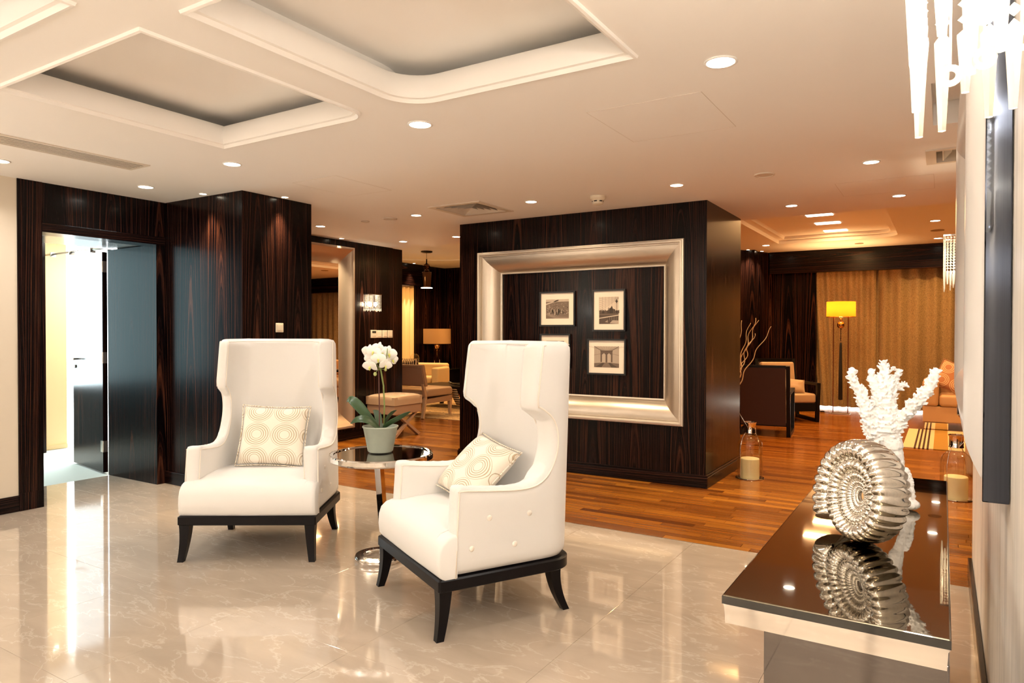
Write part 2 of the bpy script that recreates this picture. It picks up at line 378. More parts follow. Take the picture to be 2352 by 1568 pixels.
def prism(bm, pts, axis, a0, a1):
    def mk(p, a):
        if axis == 0: return (a, p[0], p[1])
        if axis == 1: return (p[0], a, p[1])
        return (p[0], p[1], a)
    A = [bm.verts.new(mk(p, a0)) for p in pts]; Bv = [bm.verts.new(mk(p, a1)) for p in pts]
    n = len(pts)
    for i in range(n): bm.faces.new((A[i], A[(i+1) % n], Bv[(i+1) % n], Bv[i]))
    bm.faces.new(A[::-1]); bm.faces.new(Bv)
def sphere(bm, c, r, seg=12, rings=8, sx=1, sy=1, sz=1):
    res = bmesh.ops.create_uvsphere(bm, u_segments=seg, v_segments=rings, radius=r)
    for v in res['verts']: v.co = Vector((v.co.x*sx+c[0], v.co.y*sy+c[1], v.co.z*sz+c[2]))
    return res['verts']
def rot_verts(vs, ang, axis, center):
    bmesh.ops.rotate(bm_of(vs), verts=vs, cent=center, matrix=Matrix.Rotation(ang, 3, axis))
def mod_sub(o, l=1):
    m = o.modifiers.new('sub', 'SUBSURF'); m.levels = l; m.render_levels = l; return m
def pillow_bm(w, h, t, n=14, pinch=0.06):
    # upright cushion, width X, height Z, thickness Y, centred
    bm = B(); fr = []; bk = []
    for i in range(n+1):
        a = -1+2*i/n; rf = []; rb = []
        for j in range(n+1):
            c = -1+2*j/n
            th = t/2*((1-a**4)*(1-c**4))**0.5
            x = a*w/2*(1-pinch*(1-c*c)); z = c*h/2*(1-pinch*(1-a*a))
            wr = 0.004*noise.noise(Vector((a*3, c*3, w*7)))
            edge = i in (0, n) or j in (0, n)
            vf = bm.verts.new((x, -th+(0 if edge else wr), z)); rf.append(vf)
            rb.append(vf if edge else bm.verts.new((x, th, z)))
        fr.append(rf); bk.append(rb)
    for i in range(n):
        for j in range(n):
            bm.faces.new((fr[i][j], fr[i+1][j], fr[i+1][j+1], fr[i][j+1]))
            q = (bk[i][j], bk[i][j+1], bk[i+1][j+1], bk[i+1][j])
            bm.faces.new(q)
    return bm
def piping_rect(w, h, r=0.004, pinch=0.06, n=14):
    bm = B(); P = []
    for i in range(n): a = -1+2*i/n; P.append((a*w/2, 0, -h/2*(1-pinch*(1-a*a))))
    for i in range(n): c = -1+2*i/n; P.append((w/2*(1-pinch*(1-c*c)), 0, c*h/2))
    for i in range(n): a = 1-2*i/n; P.append((a*w/2, 0, h/2*(1-pinch*(1-a*a))))
    for i in range(n): c = 1-2*i/n; P.append((-w/2*(1-pinch*(1-c*c)), 0, c*h/2))
    tube(bm, P, r, 6, closed=True); return bm
def tone(o, vals):
    a = o.data.attributes.new('tone', 'FLOAT', 'FACE')
    for i, f in enumerate(o.data.polygons): a.data[i].value = vals[i] if isinstance(vals, (list, tuple)) else vals

CZ = 2.60; CZ2 = 2.96; YS = 7.55      # ceiling heights, and the depth where it steps up

# ------------------------------------------------------------------ floors
floor = struct('floor', bx(-6.95, 0.6, -3.6, 4.565, -0.12, -0.012), M_grout)
tx = [-6.94, -6.14]; 
x = -6.14
ts = 0.79
k = 0
xs = [-6.94] + [-6.15+ts*i for i in range(8)] + [0.15]
ys = [-3.6+0.05] 
y = 4.565
ysl = [4.565-ts*i for i in range(11)][::-1]
for i in range(len(xs)-1):
    for j in range(len(ysl)-1):
        x0, x1, y0, y1 = xs[i], xs[i+1], ysl[j], ysl[j+1]
        if i == 0:
            if j > 1: continue
            y0, y1 = ((2.68, 3.19), (3.19, 3.76))[j]
        g = 0.0006
        t_ = bx(x0+g, x1-g, y0+g, y1-g, -0.02, 0, bev=0.0006, seg=1)
        obj('marble_tile', t_, M_marble, floor)
wf = struct('floor_timber', bx(-11.2, 3.0, 4.57, 14.6, -0.12, -0.012), M_sub); wf.name = 'floor_wood'
rows = []; yy = 4.568; PW = 0.075
rest = B(); resttone = []; cnt = 0
def plank(bm, x0, x1, y0, y1):
    g = 0.0007
    vs = [bm.verts.new(p) for p in ((x0+g, y0+g, -0.012), (x1-g, y0+g, -0.012), (x1-g, y1-g, -0.012), (x0+g, y1-g, -0.012), (x0+2*g, y0+2*g, 0), (x1-2*g, y0+2*g, 0), (x1-2*g, y1-2*g, 0), (x0+2*g, y1-2*g, 0))]
    fs = [(0, 1, 5, 4), (1, 2, 6, 5), (2, 3, 7, 6), (3, 0, 4, 7), (4, 5, 6, 7)]
    for f in fs: bm.faces.new([vs[i] for i in f])
while yy < 14.5:
    x = -11.1 - random.random()
    while x < 2.9:
        L = random.uniform(0.45, 1.15)
        x0, x1 = max(x, -11.1), min(x+L, 2.95)
        x += L
        if x1-x0 < 0.02: continue
        tn = min(1, max(0, random.gauss(0.5, 0.2)))
        near = (-5.6 < x0 and x1 < 1.2) and yy < 8.5
        if near and cnt < 298:
            b_ = B(); plank(b_, x0, x1, yy, yy+PW); o = obj('plank', b_, M_plank, wf); tone(o, tn); cnt += 1
        else:
            plank(rest, x0, x1, yy, yy+PW); resttone += [tn]*5
    yy += PW
ro = obj('plank_field', rest, M_plank, wf); ro['kind'] = 'stuff'; tone(ro, resttone)
struct('trim_1', bx(-6.6, 0.15, 4.562, 4.570, -0.02, 0.001), M_steel)

# ------------------------------------------------------------------ ceiling with coffers
def plate(bm, z, xs, ys, holes, mat=0):
    xs = sorted(set(xs+[h for q in holes for h in q[:2]])); ys = sorted(set(ys+[h for q in holes for h in q[2:4]]))
    g = {}
    def V(i, j):
        if (i, j) not in g: g[(i, j)] = bm.verts.new((xs[i], ys[j], z))
        return g[(i, j)]
    for i in range(len(xs)-1):
        for j in range(len(ys)-1):
            cx, cy = (xs[i]+xs[i+1])/2, (ys[j]+ys[j+1])/2
            if any(h[0] < cx < h[1] and h[2] < cy < h[3] for h in holes): continue
            bm.faces.new((V(i, j), V(i, j+1), V(i+1, j+1), V(i+1, j)))
def rrect(x0, x1, y0, y1, r, z, n=8):
    # r: radii for corners (x0y0, x1y0, x1y1, x0y1)
    P = []
    for (cx, cy, a0), rr in zip(((x0, y0, pi), (x1, y0, 1.5*pi), (x1, y1, 0), (x0, y1, .5*pi)), r):
        sx = 1 if cx == x0 else -1; sy = 1 if cy == y0 else -1
        for k in range(n+1):
            a = a0+.5*pi*k/n
            P.append((cx+sx*rr+rr*cos(a), cy+sy*rr+rr*sin(a), z))
    return P
E_ = 0.0001
coffers = [(-3.97, -2.69, 1.55, 2.85, (E_, E_, .13, E_)), (-2.43, -1.13, 1.55, 2.85, (E_, E_, E_, .22)), (-3.97, -2.69, 0.02, 1.32, (.13, E_, E_, E_)), (-2.43, -1.13, 0.02, 1.32, (E_, .1, E_, E_))]
recess = (-0.06, 0.13, 3.9, 4.69)
bmc = B()
vent_holes = [(-3.89-.24, -3.89+.24, 5.26, 5.74), (-5.075, -4.865, .82, 2.85), (-.05, .50, 5.33, 5.68)]
plate(bmc, CZ, [-6.95, 3.0], [-3.6, YS], [c[:4] for c in coffers]+[recess]+vent_holes)
ceil = struct('ceiling', bmc, M_ceil)
bmc = B(); plate(bmc, 2.99, [-7.2, 3.2], [-3.8, YS], []); struct('ceiling_slab', bmc, M_ceil)
for i, (x0, x1, y0, y1, r) in enumerate(coffers):
    bm = B()
    def L(ins, z, x0=x0, x1=x1, y0=y0, y1=y1, r=r): 
        return rrect(x0+ins, x1-ins, y0+ins, y1-ins, [max(E_, q-ins) if q > .01 else E_ for q in r], z)
    prof = [(0, CZ, True), (0, CZ, False), (0.004, CZ-0.012, False), (0.016, CZ-0.014, False), (0.022, CZ-0.004, False), (0.028, CZ+0.004, False), (0.045, CZ+0.006, False),
            (0.050, CZ+0.03, False), (0.048, CZ+0.07, False), (0.036, CZ+0.11, False), (0.02, CZ+0.13, False), (-0.20, CZ+0.131, False), (-0.20, CZ+0.20, False)]
    loops = [rrect(x0, x1, y0, y1, [E_]*4, CZ) if flat else L(ins, z) for ins, z, flat in prof]
    vl = loft(bm, loops); bm.faces.new(vl[-1])
    o = obj('coffer', bm, M_ceil, ceil, smooth=True, angle=40)
bm = B(); loft(bm, [rrect(*recess, [E_]*4, CZ, 1), rrect(*recess, [E_]*4, CZ+.13, 1)]); plate(bm, CZ+.13, [recess[0], recess[1]], [recess[2], recess[3]], []); obj('light_recess', bm, M_ceil, ceil)
# raised ceiling of the rear lounge with its own tray
tray = (-2.45, -0.62, 8.6, 12.75)
bm = B(); plate(bm, CZ2, [-11.2, 3.0], [YS, 14.6], [tray])
bm.faces.new([bm.verts.new(p) for p in ((-11.2, YS, CZ), (3, YS, CZ), (3, YS, CZ2), (-11.2, YS, CZ2))])
plate(bm, CZ, [-11.2, -6.95], [YS-0.6, YS], [])
ceil2 = struct('ceiling_lounge', bm, M_ceil)
bm = B()
def T(ins, z): return rrect(tray[0]+ins, tray[1]-ins, tray[2]+ins, tray[3]-ins, [E_, E_, max(E_, .35-ins), E_], z)
vl = loft(bm, [rrect(*tray, [E_]*4, CZ2), T(0, CZ2), T(0.0, CZ2+.06), T(.10, CZ2+.065), T(.12, CZ2+.11), T(.2, CZ2+.115)]); bm.faces.new(vl[-1])
obj('tray_recess', bm, M_ceil, ceil2, smooth=True, angle=35)
bm = B()
lathe(bm, [(1.55, CZ2-0.001), (1.55, CZ2-.02), (1.52, CZ2-.022), (1.52, CZ2-.001)], -8.39, 10.4, n=64); obj('ceiling_ring', bm, M_ceil, ceil2, smooth=True, angle=30)

# ------------------------------------------------------------------ walls
XL = -6.14
def wall(name, *b, mat=None, **k): return struct(name, bx(*b), mat or M_wood, **k)
wall('wall_left', XL-0.2, XL, -3.6, 2.56, 0, CZ, mat=M_wallcream)
struct('baseboard_left', bx(XL, XL+0.018, -3.6, 2.56, 0, 0.125, bev=0.004), M_woodh)
# doorway surround
DY0, DY1, DH = 2.735, 3.685, 2.205
ds = struct('wall_doorway', bx(XL-0.20, XL+0.012, 2.56, DY0, 0, CZ), M_wood)
obj('header_panel', bx(XL-0.20, XL+0.004, DY0+0.002, 3.77, DH+0.075, CZ), M_wood, ds)
obj('lintel_strip', bx(XL-0.20, XL+0.010, DY0+0.002, 3.77, DH, DH+0.07), M_woodh, ds)
obj('jamb_panel', bx(XL-0.82, XL+0.004, DY1, 3.77, 0, DH), M_wood2, ds)
obj('soffit_panel', bx(XL-0.82, XL-0.2, DY0-0.02, 3.77, DH+0.01, DH+0.05), plain('door_soffit', (0.30, 0.33, 0.33), 0.15), ds)
obj('jamb_panel', bx(XL-0.82, XL-0.2, DY0-0.06, DY0, 0, DH+0.05), M_wood2, ds)
obj('plinth_block', bx(XL+0.0125, XL+0.02, 2.56, DY0-0.002, 0, 0.14, bev=0.002), M_wood, ds)
# column right of the doorway
wc = wall('wall_column', -6.95, -5.03, 3.775, 4.53, 0, CZ)
bm = B(); box(bm, XL+0.005, -5.012, 3.757, 3.774, 0, 0.115, bev=0.003); box(bm, -5.029, -5.012, 3.775, 4.547, 0, 0.115, bev=0.003); struct('baseboard_column', bm, M_woodh)
bm = B(); box(bm, -6.95, -5.2, 4.54, 4.60, 0, CZ); struct('wall_column_rear', bm, M_wood)
# wall with the leaning mirror, wing beyond it
wall('wall_mirror', -6.83, -6.63, 4.6, 7.46, 0, CZ)
wall('wall_mirror_end', -6.90, -6.665, 7.46, 7.70, 0, CZ)
bm = B(); box(bm, -6.63, -6.612, 4.6, 7.46, 0, 0.115, bev=0.003); box(bm, -6.664, -6.648, 7.462, 7.71, 0, 0.115, bev=0.003); struct('baseboard_mirror', bm, M_woodh)
# rear lounge shell
wlg = wall('wall_lounge_left', -10.45, -10.25, 12.31, 13.55, 0, CZ2)
wall('wall_lounge_left_front', -10.45, -10.25, 7.6, 11.2, 0, CZ2)
struct('trim_2', bx(-10.42, -10.20, 11.2, 12.50, 2.47, CZ2), M_woodh)
wall('wall_lounge_back', -10.45, -3.0, 13.38, 13.6, 0, CZ2)
wall('wall_lounge_front', -11.2, -6.91, YS-0.1, YS-0.02, 0, CZ2)
bm = B(); prism(bm, [(-3.45, 13.30), (-3.25, 13.22), (-2.80, 14.20), (-3.0, 14.40)], 2, 0, CZ2); struct('wall_lounge_divider', bm, M_wood)
bw = struct('wall_back', bx(-2.95, -2.05, 14.2, 14.4, 0, CZ2), M_wood)
struct('trim_3', bx(-2.86, 2.8, 14.0, 14.2, 2.545, CZ2), M_woodh)
struct('wall_back_plain', bx(-2.2, 2.8, 14.42, 14.55, 0, CZ2), M_wallcream)
wall('wall_lounge_right', 2.8, 3.0, 4.8, 14.6, 0, CZ2)
wall('wall_lounge_gap', -3.3, -2.5, 14.42, 14.6, 0, CZ2)
wall('wall_lounge_gap_side', -3.6, -3.3, 13.4, 14.6, 0, CZ2)
# right side of the lobby
wr = struct('wall_right', bx(0.15, 0.42, -3.6, 4.80, 0, CZ), M_slab)
struct('baseboard_right', bx(0.128, 0.149, -3.0, 4.78, 0, 0.11, bev=0.003), M_woodh)
wall('wall_right_pier', 0.21, 0.40, 5.55, 6.15, 0, CZ)
struct('wall_return', bx(0.42, 3.0, 4.65, 4.80, 0, CZ), M_wallcream)
struct('wall_front', bx(-6.34, 0.42, -3.7, -3.6, 0, CZ), M_wallcream)
# bars of a made-up window behind the camera, first built to carry fill light
bm = B()
for i in range(6): box(bm, -5.55+i*1.0, -5.49+i*1.0, -3.6, -3.54, 0.4, 2.5)
box(bm, -5.55, -0.49, -3.6, -3.54, 0.4, 0.46); box(bm, -5.55, -0.49, -3.6, -3.54, 2.44, 2.5)
struct('window_bars_added', bm, M_black)

# centre block with the niche
NX0, NX1, NZ0, NZ1 = -4.09, -2.25, 0.77, 2.045
bm = B()
X0, X1, YF, YB = -4.56, -1.815, 6.235, 7.46
box(bm, X0, X1, 6.40, YB, 0, CZ)
nh = .191
box(bm, X0, NX0-nh, YF, 6.40, 0, CZ); box(bm, NX1+nh, X1, YF, 6.40, 0, CZ); box(bm, NX0-nh, NX1+nh, YF, 6.40, 0, NZ0-nh); box(bm, NX0-nh, NX1+nh, YF, 6.40, NZ1+nh, CZ)
blk = struct('wall_centre', bm, M_wood)
bm = B(); box(bm, X0-.018, X1+.02, YF-.02, YF, 0, .10, bev=0.004); box(bm, X0-.012, X1+.012, YF-.012, YF, .10, .118, bev=0.003); box(bm, X1, X1+.02, YF, YB+.02, 0, .10, bev=0.004); box(bm, X1, X1+.012, YF, YB+.012, .10, .118, bev=0.003); box(bm, X0-.018, X0, YF, YB+.02, 0, .10, bev=0.004)
struct('baseboard_centre', bm, M_woodh)

# room behind the door
struct('floor_room', bx(-9.25, -6.951, 0.6, 6.2, -0.12, -0.004), M_carpet)
bm = B(); box(bm, -9.2, -6.96, 0.6, 6.2, 2.62, 2.7); struct('ceiling_room', bm, M_wallcream)
struct('wall_room_far', bx(-9.2, -9.05, 3.75, 4.30, 0, 2.62), plain('warm_wall', (0.88, 0.66, 0.36), 0.7))
struct('wall_room_front', bx(-9.2, -6.96, 0.5, 0.6, 0, 2.62), M_wallcream)
struct('wall_room_back', bx(-9.2, -6.96, 6.2, 6.3, 0, 2.62), M_wallcream)
struct('trim_4', bx(-8.92, -8.86, 3.92, 3.985, 0, 2.62), M_wood)
struct('wall_room_near', bx(-6.96, XL-0.2, 0.5, 2.67, 0, CZ), M_wallcream)
struct('baseboard_room', bx(-9.05, -9.035, 3.98, 4.30, 0, 0.05), M_creamcurt)
wn = struct('window_1', bx(-9.2, -9.15, 4.30, 6.1, 0.0, 2.55), M_day)
obj('window_frame', bx(-9.16, -9.12, 5.15, 5.2, 0.0, 2.55), M_steel, wn)
wn = struct('window_3', bx(-9.2, -9.15, 0.9, 2.90, 0.75, 2.5), emit('daylit_window_blue', (0.55, 0.86, 0.92), 2.2))
obj('window_frame', bx(-9.16, -9.12, 2.90, 2.95, 0.75, 2.5), M_steel, wn)
obj('bright_pane', bx(-9.2, -9.15, 2.95, 3.74, 0.75, 2.5), emit('daylit_window_bright', (0.80, 0.96, 1.0), 10.0), wn)
area('door_room_fill', (-8.0, 4.6, 2.6), (0, 0, 0), .6, .6, 50, (1, .95, .85))  # unseen fill added to brighten the room behind the door
struct('wall_room_sill', bx(-9.2, -9.05, 0.6, 3.75, 0, 0.74), plain('slate_sill', (.10, .16, .20), .6))

# door leaf with hinges and lever
dl = bpy.data.objects.new('door_1', None); C.objects.link(dl); dl['kind'] = 'structure'
dl.location = (-7.035, 3.68, 0); dl.rotation_euler = (0, 0, atan2(3.822-3.685, -7.87+7.0))
obj('door_leaf', bx(0.02, 0.87, -0.045, 0, 0.012, DH-0.01, bev=0.002, seg=1), ebony('door_veneer', rough=0.2, gain=.9, seed=9.0), dl)
bm = B()
for s in (-1, 1):
    tube(bm, [(0.80, 0, 1.12), (0.80, 0.05 if s > 0 else -0.095, 1.12)], 0.010, 8)
    tube(bm, [(0.80, 0.05 if s > 0 else -0.095, 1.12), (0.68, 0.05 if s > 0 else -0.095, 1.12)], 0.009, 8)
    tube(bm, [(0.80, 0, 1.04), (0.80, 0.012 if s > 0 else -0.057, 1.04)], 0.018, 10)
obj('door_handle', bm, M_steel, dl, smooth=True, angle=40)
for z in (2.05, 1.15, 0.27):
    bm = B(); box(bm, .0195, .0225, -.042, -.006, z-.055, z+.055); tube(bm, [(.026, -.002, z-.055), (.026, -.002, z+.055)], .007, 8); box(bm, .026, .072, .002, .005, z-.055, z+.055)
    obj('hinge', bm, M_steel, dl)
r = thing('curtain_rod', 'thin steel rail with brackets running above the open door leaf', 'rail', (-8.2, 4.05, 2.31))
bm = B(); tube(bm, [(-0.8, 0, 0), (0.75, 0, 0)], 0.012, 10); obj('rod', bm, M_steel, r, smooth=True)
for q in (-0.62, -0.2, 0.25, 0.6):
    bm = B(); box(bm, q-.008, q+.008, -.03, .03, -.035, .02, bev=.002); obj('bracket', bm, M_steel, r)

# ------------------------------------------------------------------ ceiling fittings
def downlight(x, y, z, label, mat, power, col, r=0.052, group=None):
    t = thing('downlight', label, 'ceiling light', (x, y, z), 0, group)
    bm = B(); lathe(bm, [(r*1.16, 0.0), (r*1.18, -0.004), (r*1.0, -0.006), (r*0.96, -0.001), (r*1.0, 0.0)], n=28, close=True); obj('trim_ring', bm, M_steel if False else M_ceil, t, smooth=True)
    bm = B(); cyl(bm, 0, 0, -0.004, -0.001, r*0.95, n=24); obj('lens', bm, mat, t)
    if power: area('lamp', (0, 0, -0.012), (0, 0, 0), r*1.8, r*1.8, power, col, spread=radians(140), shape='DISK', parent=t)
front = [(-0.845, 3.10, 'round recessed ceiling light nearest the console, above its far end', .062), (-2.566, 3.12, 'recessed ceiling light just beyond the corner of the large coffer', .062),
         (-4.306, 3.15, 'recessed ceiling light between the small coffer and the dark column', .055), (-5.589, 3.27, 'recessed ceiling light beside the doorway wall', .055), (-5.616, 2.24, 'recessed ceiling light cut by the left edge of the photo', .055)]
for x, y, lb, r in front: downlight(x, y, CZ, lb, M_lampF, P_FRONT, FRONT, r)
for x, y, lb in [(-3.204, 5.478, 'recessed ceiling light over the middle of the framed niche'), (-4.571, 5.497, 'recessed ceiling light left of the square ceiling diffuser'),
                 (-5.959, 5.498, 'recessed ceiling light beyond the column, nearest the leaning mirror'), (-6.024, 6.98, 'recessed ceiling light above the crossed-leg stool'), (-5.158, 6.975, 'recessed ceiling light touching the left edge of the centre block'),
                 (-1.842, 5.478, 'recessed ceiling light above the right corner of the centre block'), (-1.219, 6.917, 'recessed ceiling light behind the right corner of the centre block'), (-0.438, 5.449, 'recessed ceiling light left of the partly hidden air grille'), (-0.337, 6.898, 'recessed ceiling light between the air grille and the small crystal wall light')]:
    downlight(x, y, CZ, lb, M_lampR, P_REAR*.72, (1, .76, .48), .05)
for x, y, lb in [(-0.109, 11.21, 'lounge ceiling light nearest the small crystal wall light, upper one of two'), (-0.085, 13.29, 'lounge ceiling light beside the top of the small crystal wall light, lower one of two'), (-2.68, 12.81, 'lounge ceiling light washing the dark wall beside the branches')]:
    downlight(x, y, CZ2, lb, M_lampR, P_REAR*1.3, REAR, .06)
# unseen fill lights added out of view, then small washers grazing the walls
for x, y in ((-5.0, 0.6), (-0.9, 0.9), (-3.3, -1.0), (-1.2, -1.2), (-5.2, -1.2)): area('fill_downlight', (x, y, CZ-.012), (0, 0, 0), .11, .11, P_FRONT*1.2, FRONT, spread=radians(150), shape='DISK')
for x, y, z, lb in ((-5.44, 3.69, CZ, 'small wall washer grazing the front of the dark column'), (-4.955, 4.16, CZ, 'small wall washer grazing the side of the dark column above the switch'), (-6.50, 6.35, CZ, 'small wall washer grazing the mirror frame'), (-3.10, 13.30, CZ2, 'left wall washer grazing the dark lounge wall behind the branches'), (-2.93, 13.66, CZ2, 'right wall washer grazing the dark lounge wall behind the branches'), (-10.08, 12.05, CZ2, 'wall washer grazing the dark panel above the cream alcove')):
    t = thing('wall_washer', lb, 'ceiling light', (x, y, z)); bm = B(); lathe(bm, [(0.036, 0), (0.037, -.004), (0.029, -.005), (0.028, 0)], n=20, close=True); obj('trim_ring', bm, M_ceil, t)
    bm = B(); cyl(bm, 0, 0, -.003, -.001, .027, n=16); obj('lens', bm, M_lampR, t)
    l = bpy.data.lights.new('washer_spot', 'SPOT'); l.energy = 170; l.color = (1, .72, .42); l.spot_size = radians(60); l.spot_blend = 1; l.shadow_soft_size = .02
    o = bpy.data.objects.new('washer_spot', l); C.objects.link(o); o.parent = t; o.location = (0, 0, -.02)
for k_, (y, w_) in enumerate(((10.6, .0), (11.45, 0), (12.35, 0))):
    t = thing('luminous_panel', ['nearest', 'middle', 'farthest'][k_]+' of the three glowing slots in the lounge tray ceiling', 'ceiling light', (-1.50, y, CZ2+.113))
    obj('diffuser', bx(-.17, .17, -.10, .10, -.006, -.001), M_panelR, t); area('panel_lamp', (0, 0, -.012), (0, 0, 0),   .34, .20, 16, REAR, parent=t)
for x, y in ((-8.4, 9.0), (-7.6, 12.3), (-9.2, 12.0), (1.5, 10.0), (1.5, 7.0), (-1.5, 9.0), (-3.8, 9.0)):
    area('lounge_downlight', (x, y, (CZ2 if y > YS else CZ)-.01), (0, 0, 0), .12, .12, P_REAR*1.9, REAR, spread=radians(140), shape='DISK')
# smoke detector and plain discs
t = thing('smoke_detector', 'round white smoke detector on the ceiling above the framed niche', 'smoke detector', (-2.583, 5.572, CZ))
bm = B(); lathe(bm, [(0, 0), (.068, 0), (.068, -.022), (.058, -.032), (.054, -.040)], n=28); obj('base', bm, M_plastic, t, smooth=True, angle=35)
bm = B(); lathe(bm, [(.054, -.040), (.047, -.041), (.047, -.052), (.052, -.053), (.048, -.068), (.030, -.076), (0, -.078)], n=28); obj('sensor_cap', bm, M_plastic, t, smooth=True, angle=35)
for k in range(6):
    a = k*pi/3; bm = B(); box(bm, -.013, .013, .046, .0495, -.051, -.042); o = obj('vent_slot', bm, M_void, t, rot=(0, 0, a))
for x, y, r, lb in ((-4.945, 5.522, .075, 'larger flat round ceiling cover left of the square diffuser'), (-5.289, 5.513, .045, 'smaller flat round ceiling cover beyond the dark column'), (-1.156, 5.463, .075, 'flat round ceiling cover right of the smoke detector')):
    bm = B(); lathe(bm, [(0, -.006), (r*.8, -.006), (r*.84, -.010), (r, -.008), (r, 0)], n=28); o = obj('ceiling_cover', bm, M_grille, loc=(x, y, CZ), smooth=True, angle=35); tag(o, lb, 'ceiling cover')
for x, y, r, z, lb in ((-0.09, 12.27, .09, CZ2, 'flat round speaker cover between the two lounge lights'), (-1.25, 13.35, .07, CZ2, 'flat round cover on the lounge ceiling in front of the curtain')):
    bm = B(); lathe(bm, [(0, -.006), (r, -.008), (r, 0)], n=24); o = obj('ceiling_cover', bm, plain('tan_cover', (.35, .25, .15), .6), loc=(x, y, z)); tag(o, lb, 'ceiling cover')
# square diffuser
t = thing('air_diffuser', 'square louvred air diffuser in the ceiling before the centre block', 'air vent', (-3.89, 5.50, CZ))
def sq_ring(bm, a, b, z0, z1, z2):
    loft(bm, [[(-a, -a, z0), (a, -a, z0), (a, a, z0), (-a, a, z0)], [(-a, -a, z1), (a, -a, z1), (a, a, z1), (-a, a, z1)], [(-b, -b, z2), (b, -b, z2), (b, b, z2), (-b, b, z2)], [(-b, -b, z2+.01), (b, -b, z2+.01), (b, b, z2+.01), (-b, b, z2+.01)]])
bm = B(); sq_ring(bm, .30, .245, 0, -.008, -.008); obj('frame', bm, M_grille, t)
def duct(t, x0, x1, y0, y1, h=.10, mat=None):
    bm = B(); loft(bm, [rrect(x0, x1, y0, y1, [E_]*4, 0, 1), rrect(x0, x1, y0, y1, [E_]*4, h, 1)], caps=False); bm.faces.new([bm.verts.new(p) for p in ((x0, y0, h), (x1, y0, h), (x1, y1, h), (x0, y1, h))]); obj('duct_box', bm, mat or M_void, t)
duct(t, -.24, .24, -.24, .24)
for a in (.225, .18, .135, .09, .045):
    bm = B(); sq_ring(bm, a+.008, a-.020, -.004, -.005, .028); obj('louvre', bm, M_grille, t)
# linear grille
t = thing('linear_grille', 'long slotted air grille in the ceiling left of the small coffer', 'air vent', (-4.97, 1.9, CZ))
bm = B(); box(bm, -.125, -.105, -1.1, .97, -.006, 0); box(bm, .105, .125, -1.1, .97, -.006, 0); box(bm, -.105, .105, .95, .97, -.006, 0); box(bm, -.105, .105, -1.1, -1.08, -.006, 0); obj('frame', bm, M_grille, t)
duct(t, -.105, .105, -1.08, .95, .06)
for k in range(6): obj('slat', bx(-.099+k*.036, -.081+k*.036, -1.08, .95, -.0045, -.001), M_grille, t)
# grille by the right pier
t = thing('supply_grille', 'deep rectangular air grille half hidden behind the right mirror frame', 'air vent', (0.20, 5.5, CZ))
bm = B(); box(bm, -.31, -.25, -.21, .22, -.010, 0); box(bm, -.25, .3, -.21, -.17, -.010, 0); box(bm, -.25, .3, .18, .22, -.010, 0); obj('frame', bm, M_grille, t)
duct(t, -.25, .3, -.17, .18, .09, M_grille)
for k in range(5):
    bm = B(); prism(bm, [(-.215+k*.10, .0), (-.209+k*.10, .0), (-.160+k*.10, .055), (-.166+k*.10, .055)], 1, -.165, .175); obj('blade', bm, M_grille, t)
# flush ceiling hatches (just the fine gap round each)
for i, (x0, x1, y0, y1, lb) in enumerate(((-1.66, -1.03, 3.43, 4.11, 'flush square access hatch outlined in the ceiling before the centre block'), (-4.44, -3.95, 3.80, 4.43, 'flush square access hatch outlined in the ceiling by the dark column'), (-.75, -.07, 6.10, 6.70, 'flush square access hatch outlined in the ceiling near the right pier'))):
    t = thing('access_hatch', lb, 'ceiling hatch', ((x0+x1)/2, (y0+y1)/2, CZ)); w_, d_ = (x1-x0)/2, (y1-y0)/2
    bm = B(); e = .0022
    box(bm, -w_, w_, -d_, -d_+e, -.0012, .0); box(bm, -w_, w_, d_-e, d_, -.0012, 0); box(bm, -w_, -w_+e, -d_+e, d_-e, -.0012, 0); box(bm, w_-e, w_, -d_+e, d_-e, -.0012, 0); obj('gap_line', bm, M_line, t)
    obj('hatch_panel', bx(-w_+e, w_-e, -d_+e, d_-e, -.0008, 0), M_ceil, t)

# ------------------------------------------------------------------ framed niche on the centre block
t = thing('niche_frame', 'huge silver leaf coved frame set into the dark centre block', 'frame', ((NX0+NX1)/2, YF, (NZ0+NZ1)/2))
hw, hh = (NX1-NX0)/2, (NZ1-NZ0)/2
def frame_side(bm, hw, hh, prof, side):
    # prof: (outset from the inner opening, depth y)
    cs = [(-1, -1), (1, -1), (1, 1), (-1, 1)]; a, b = cs[side], cs[(side+1) % 4]
    loops = []
    A = [(a[0]*(hw+o), y, a[1]*(hh+o)) for o, y in prof]; Bq = [(b[0]*(hw+o), y, b[1]*(hh+o)) for o, y in prof]
    va = [bm.verts.new(p) for p in A]; vb = [bm.verts.new(p) for p in Bq]; n = len(prof)
    for i in range(n): bm.faces.new((va[i], va[(i+1) % n], vb[(i+1) % n], vb[i]))
    bm.faces.new(va); bm.faces.new(vb[::-1])
cove = [(0, .13)] + [(0.012+.165*(1-cos(pi/2*k/10))*0.55+.165*.45*(k/10), .125-.115*sin(pi/2*k/10)) for k in range(11)]
cove += [(.178, -.012), (.19, -.012)]
prof = cove+[(.19, .0), (.19, .13)]
for s in range(4):
    bm = B(); frame_side(bm, hw, hh, prof, s); obj('moulding', bm, M_silverleaf, t, smooth=True, angle=30)
for s in range(4):
    bm = B(); frame_side(bm, hw, hh, [(.1905, .002), (.1905, -.022), (.196, -.030), (.207, -.030), (.212, -.022), (.222, -.020), (.226, -.012), (.226, .002)], s); obj('outer_fillet', bm, M_silverlt, t, smooth=True, angle=30)
for s in range(4):
    bm = B(); frame_side(bm, hw, hh, [(-.006, .145), (-.006, .122), (.006, .119), (.006, .145)], s); obj('inner_fillet', bm, M_silverlt, t)
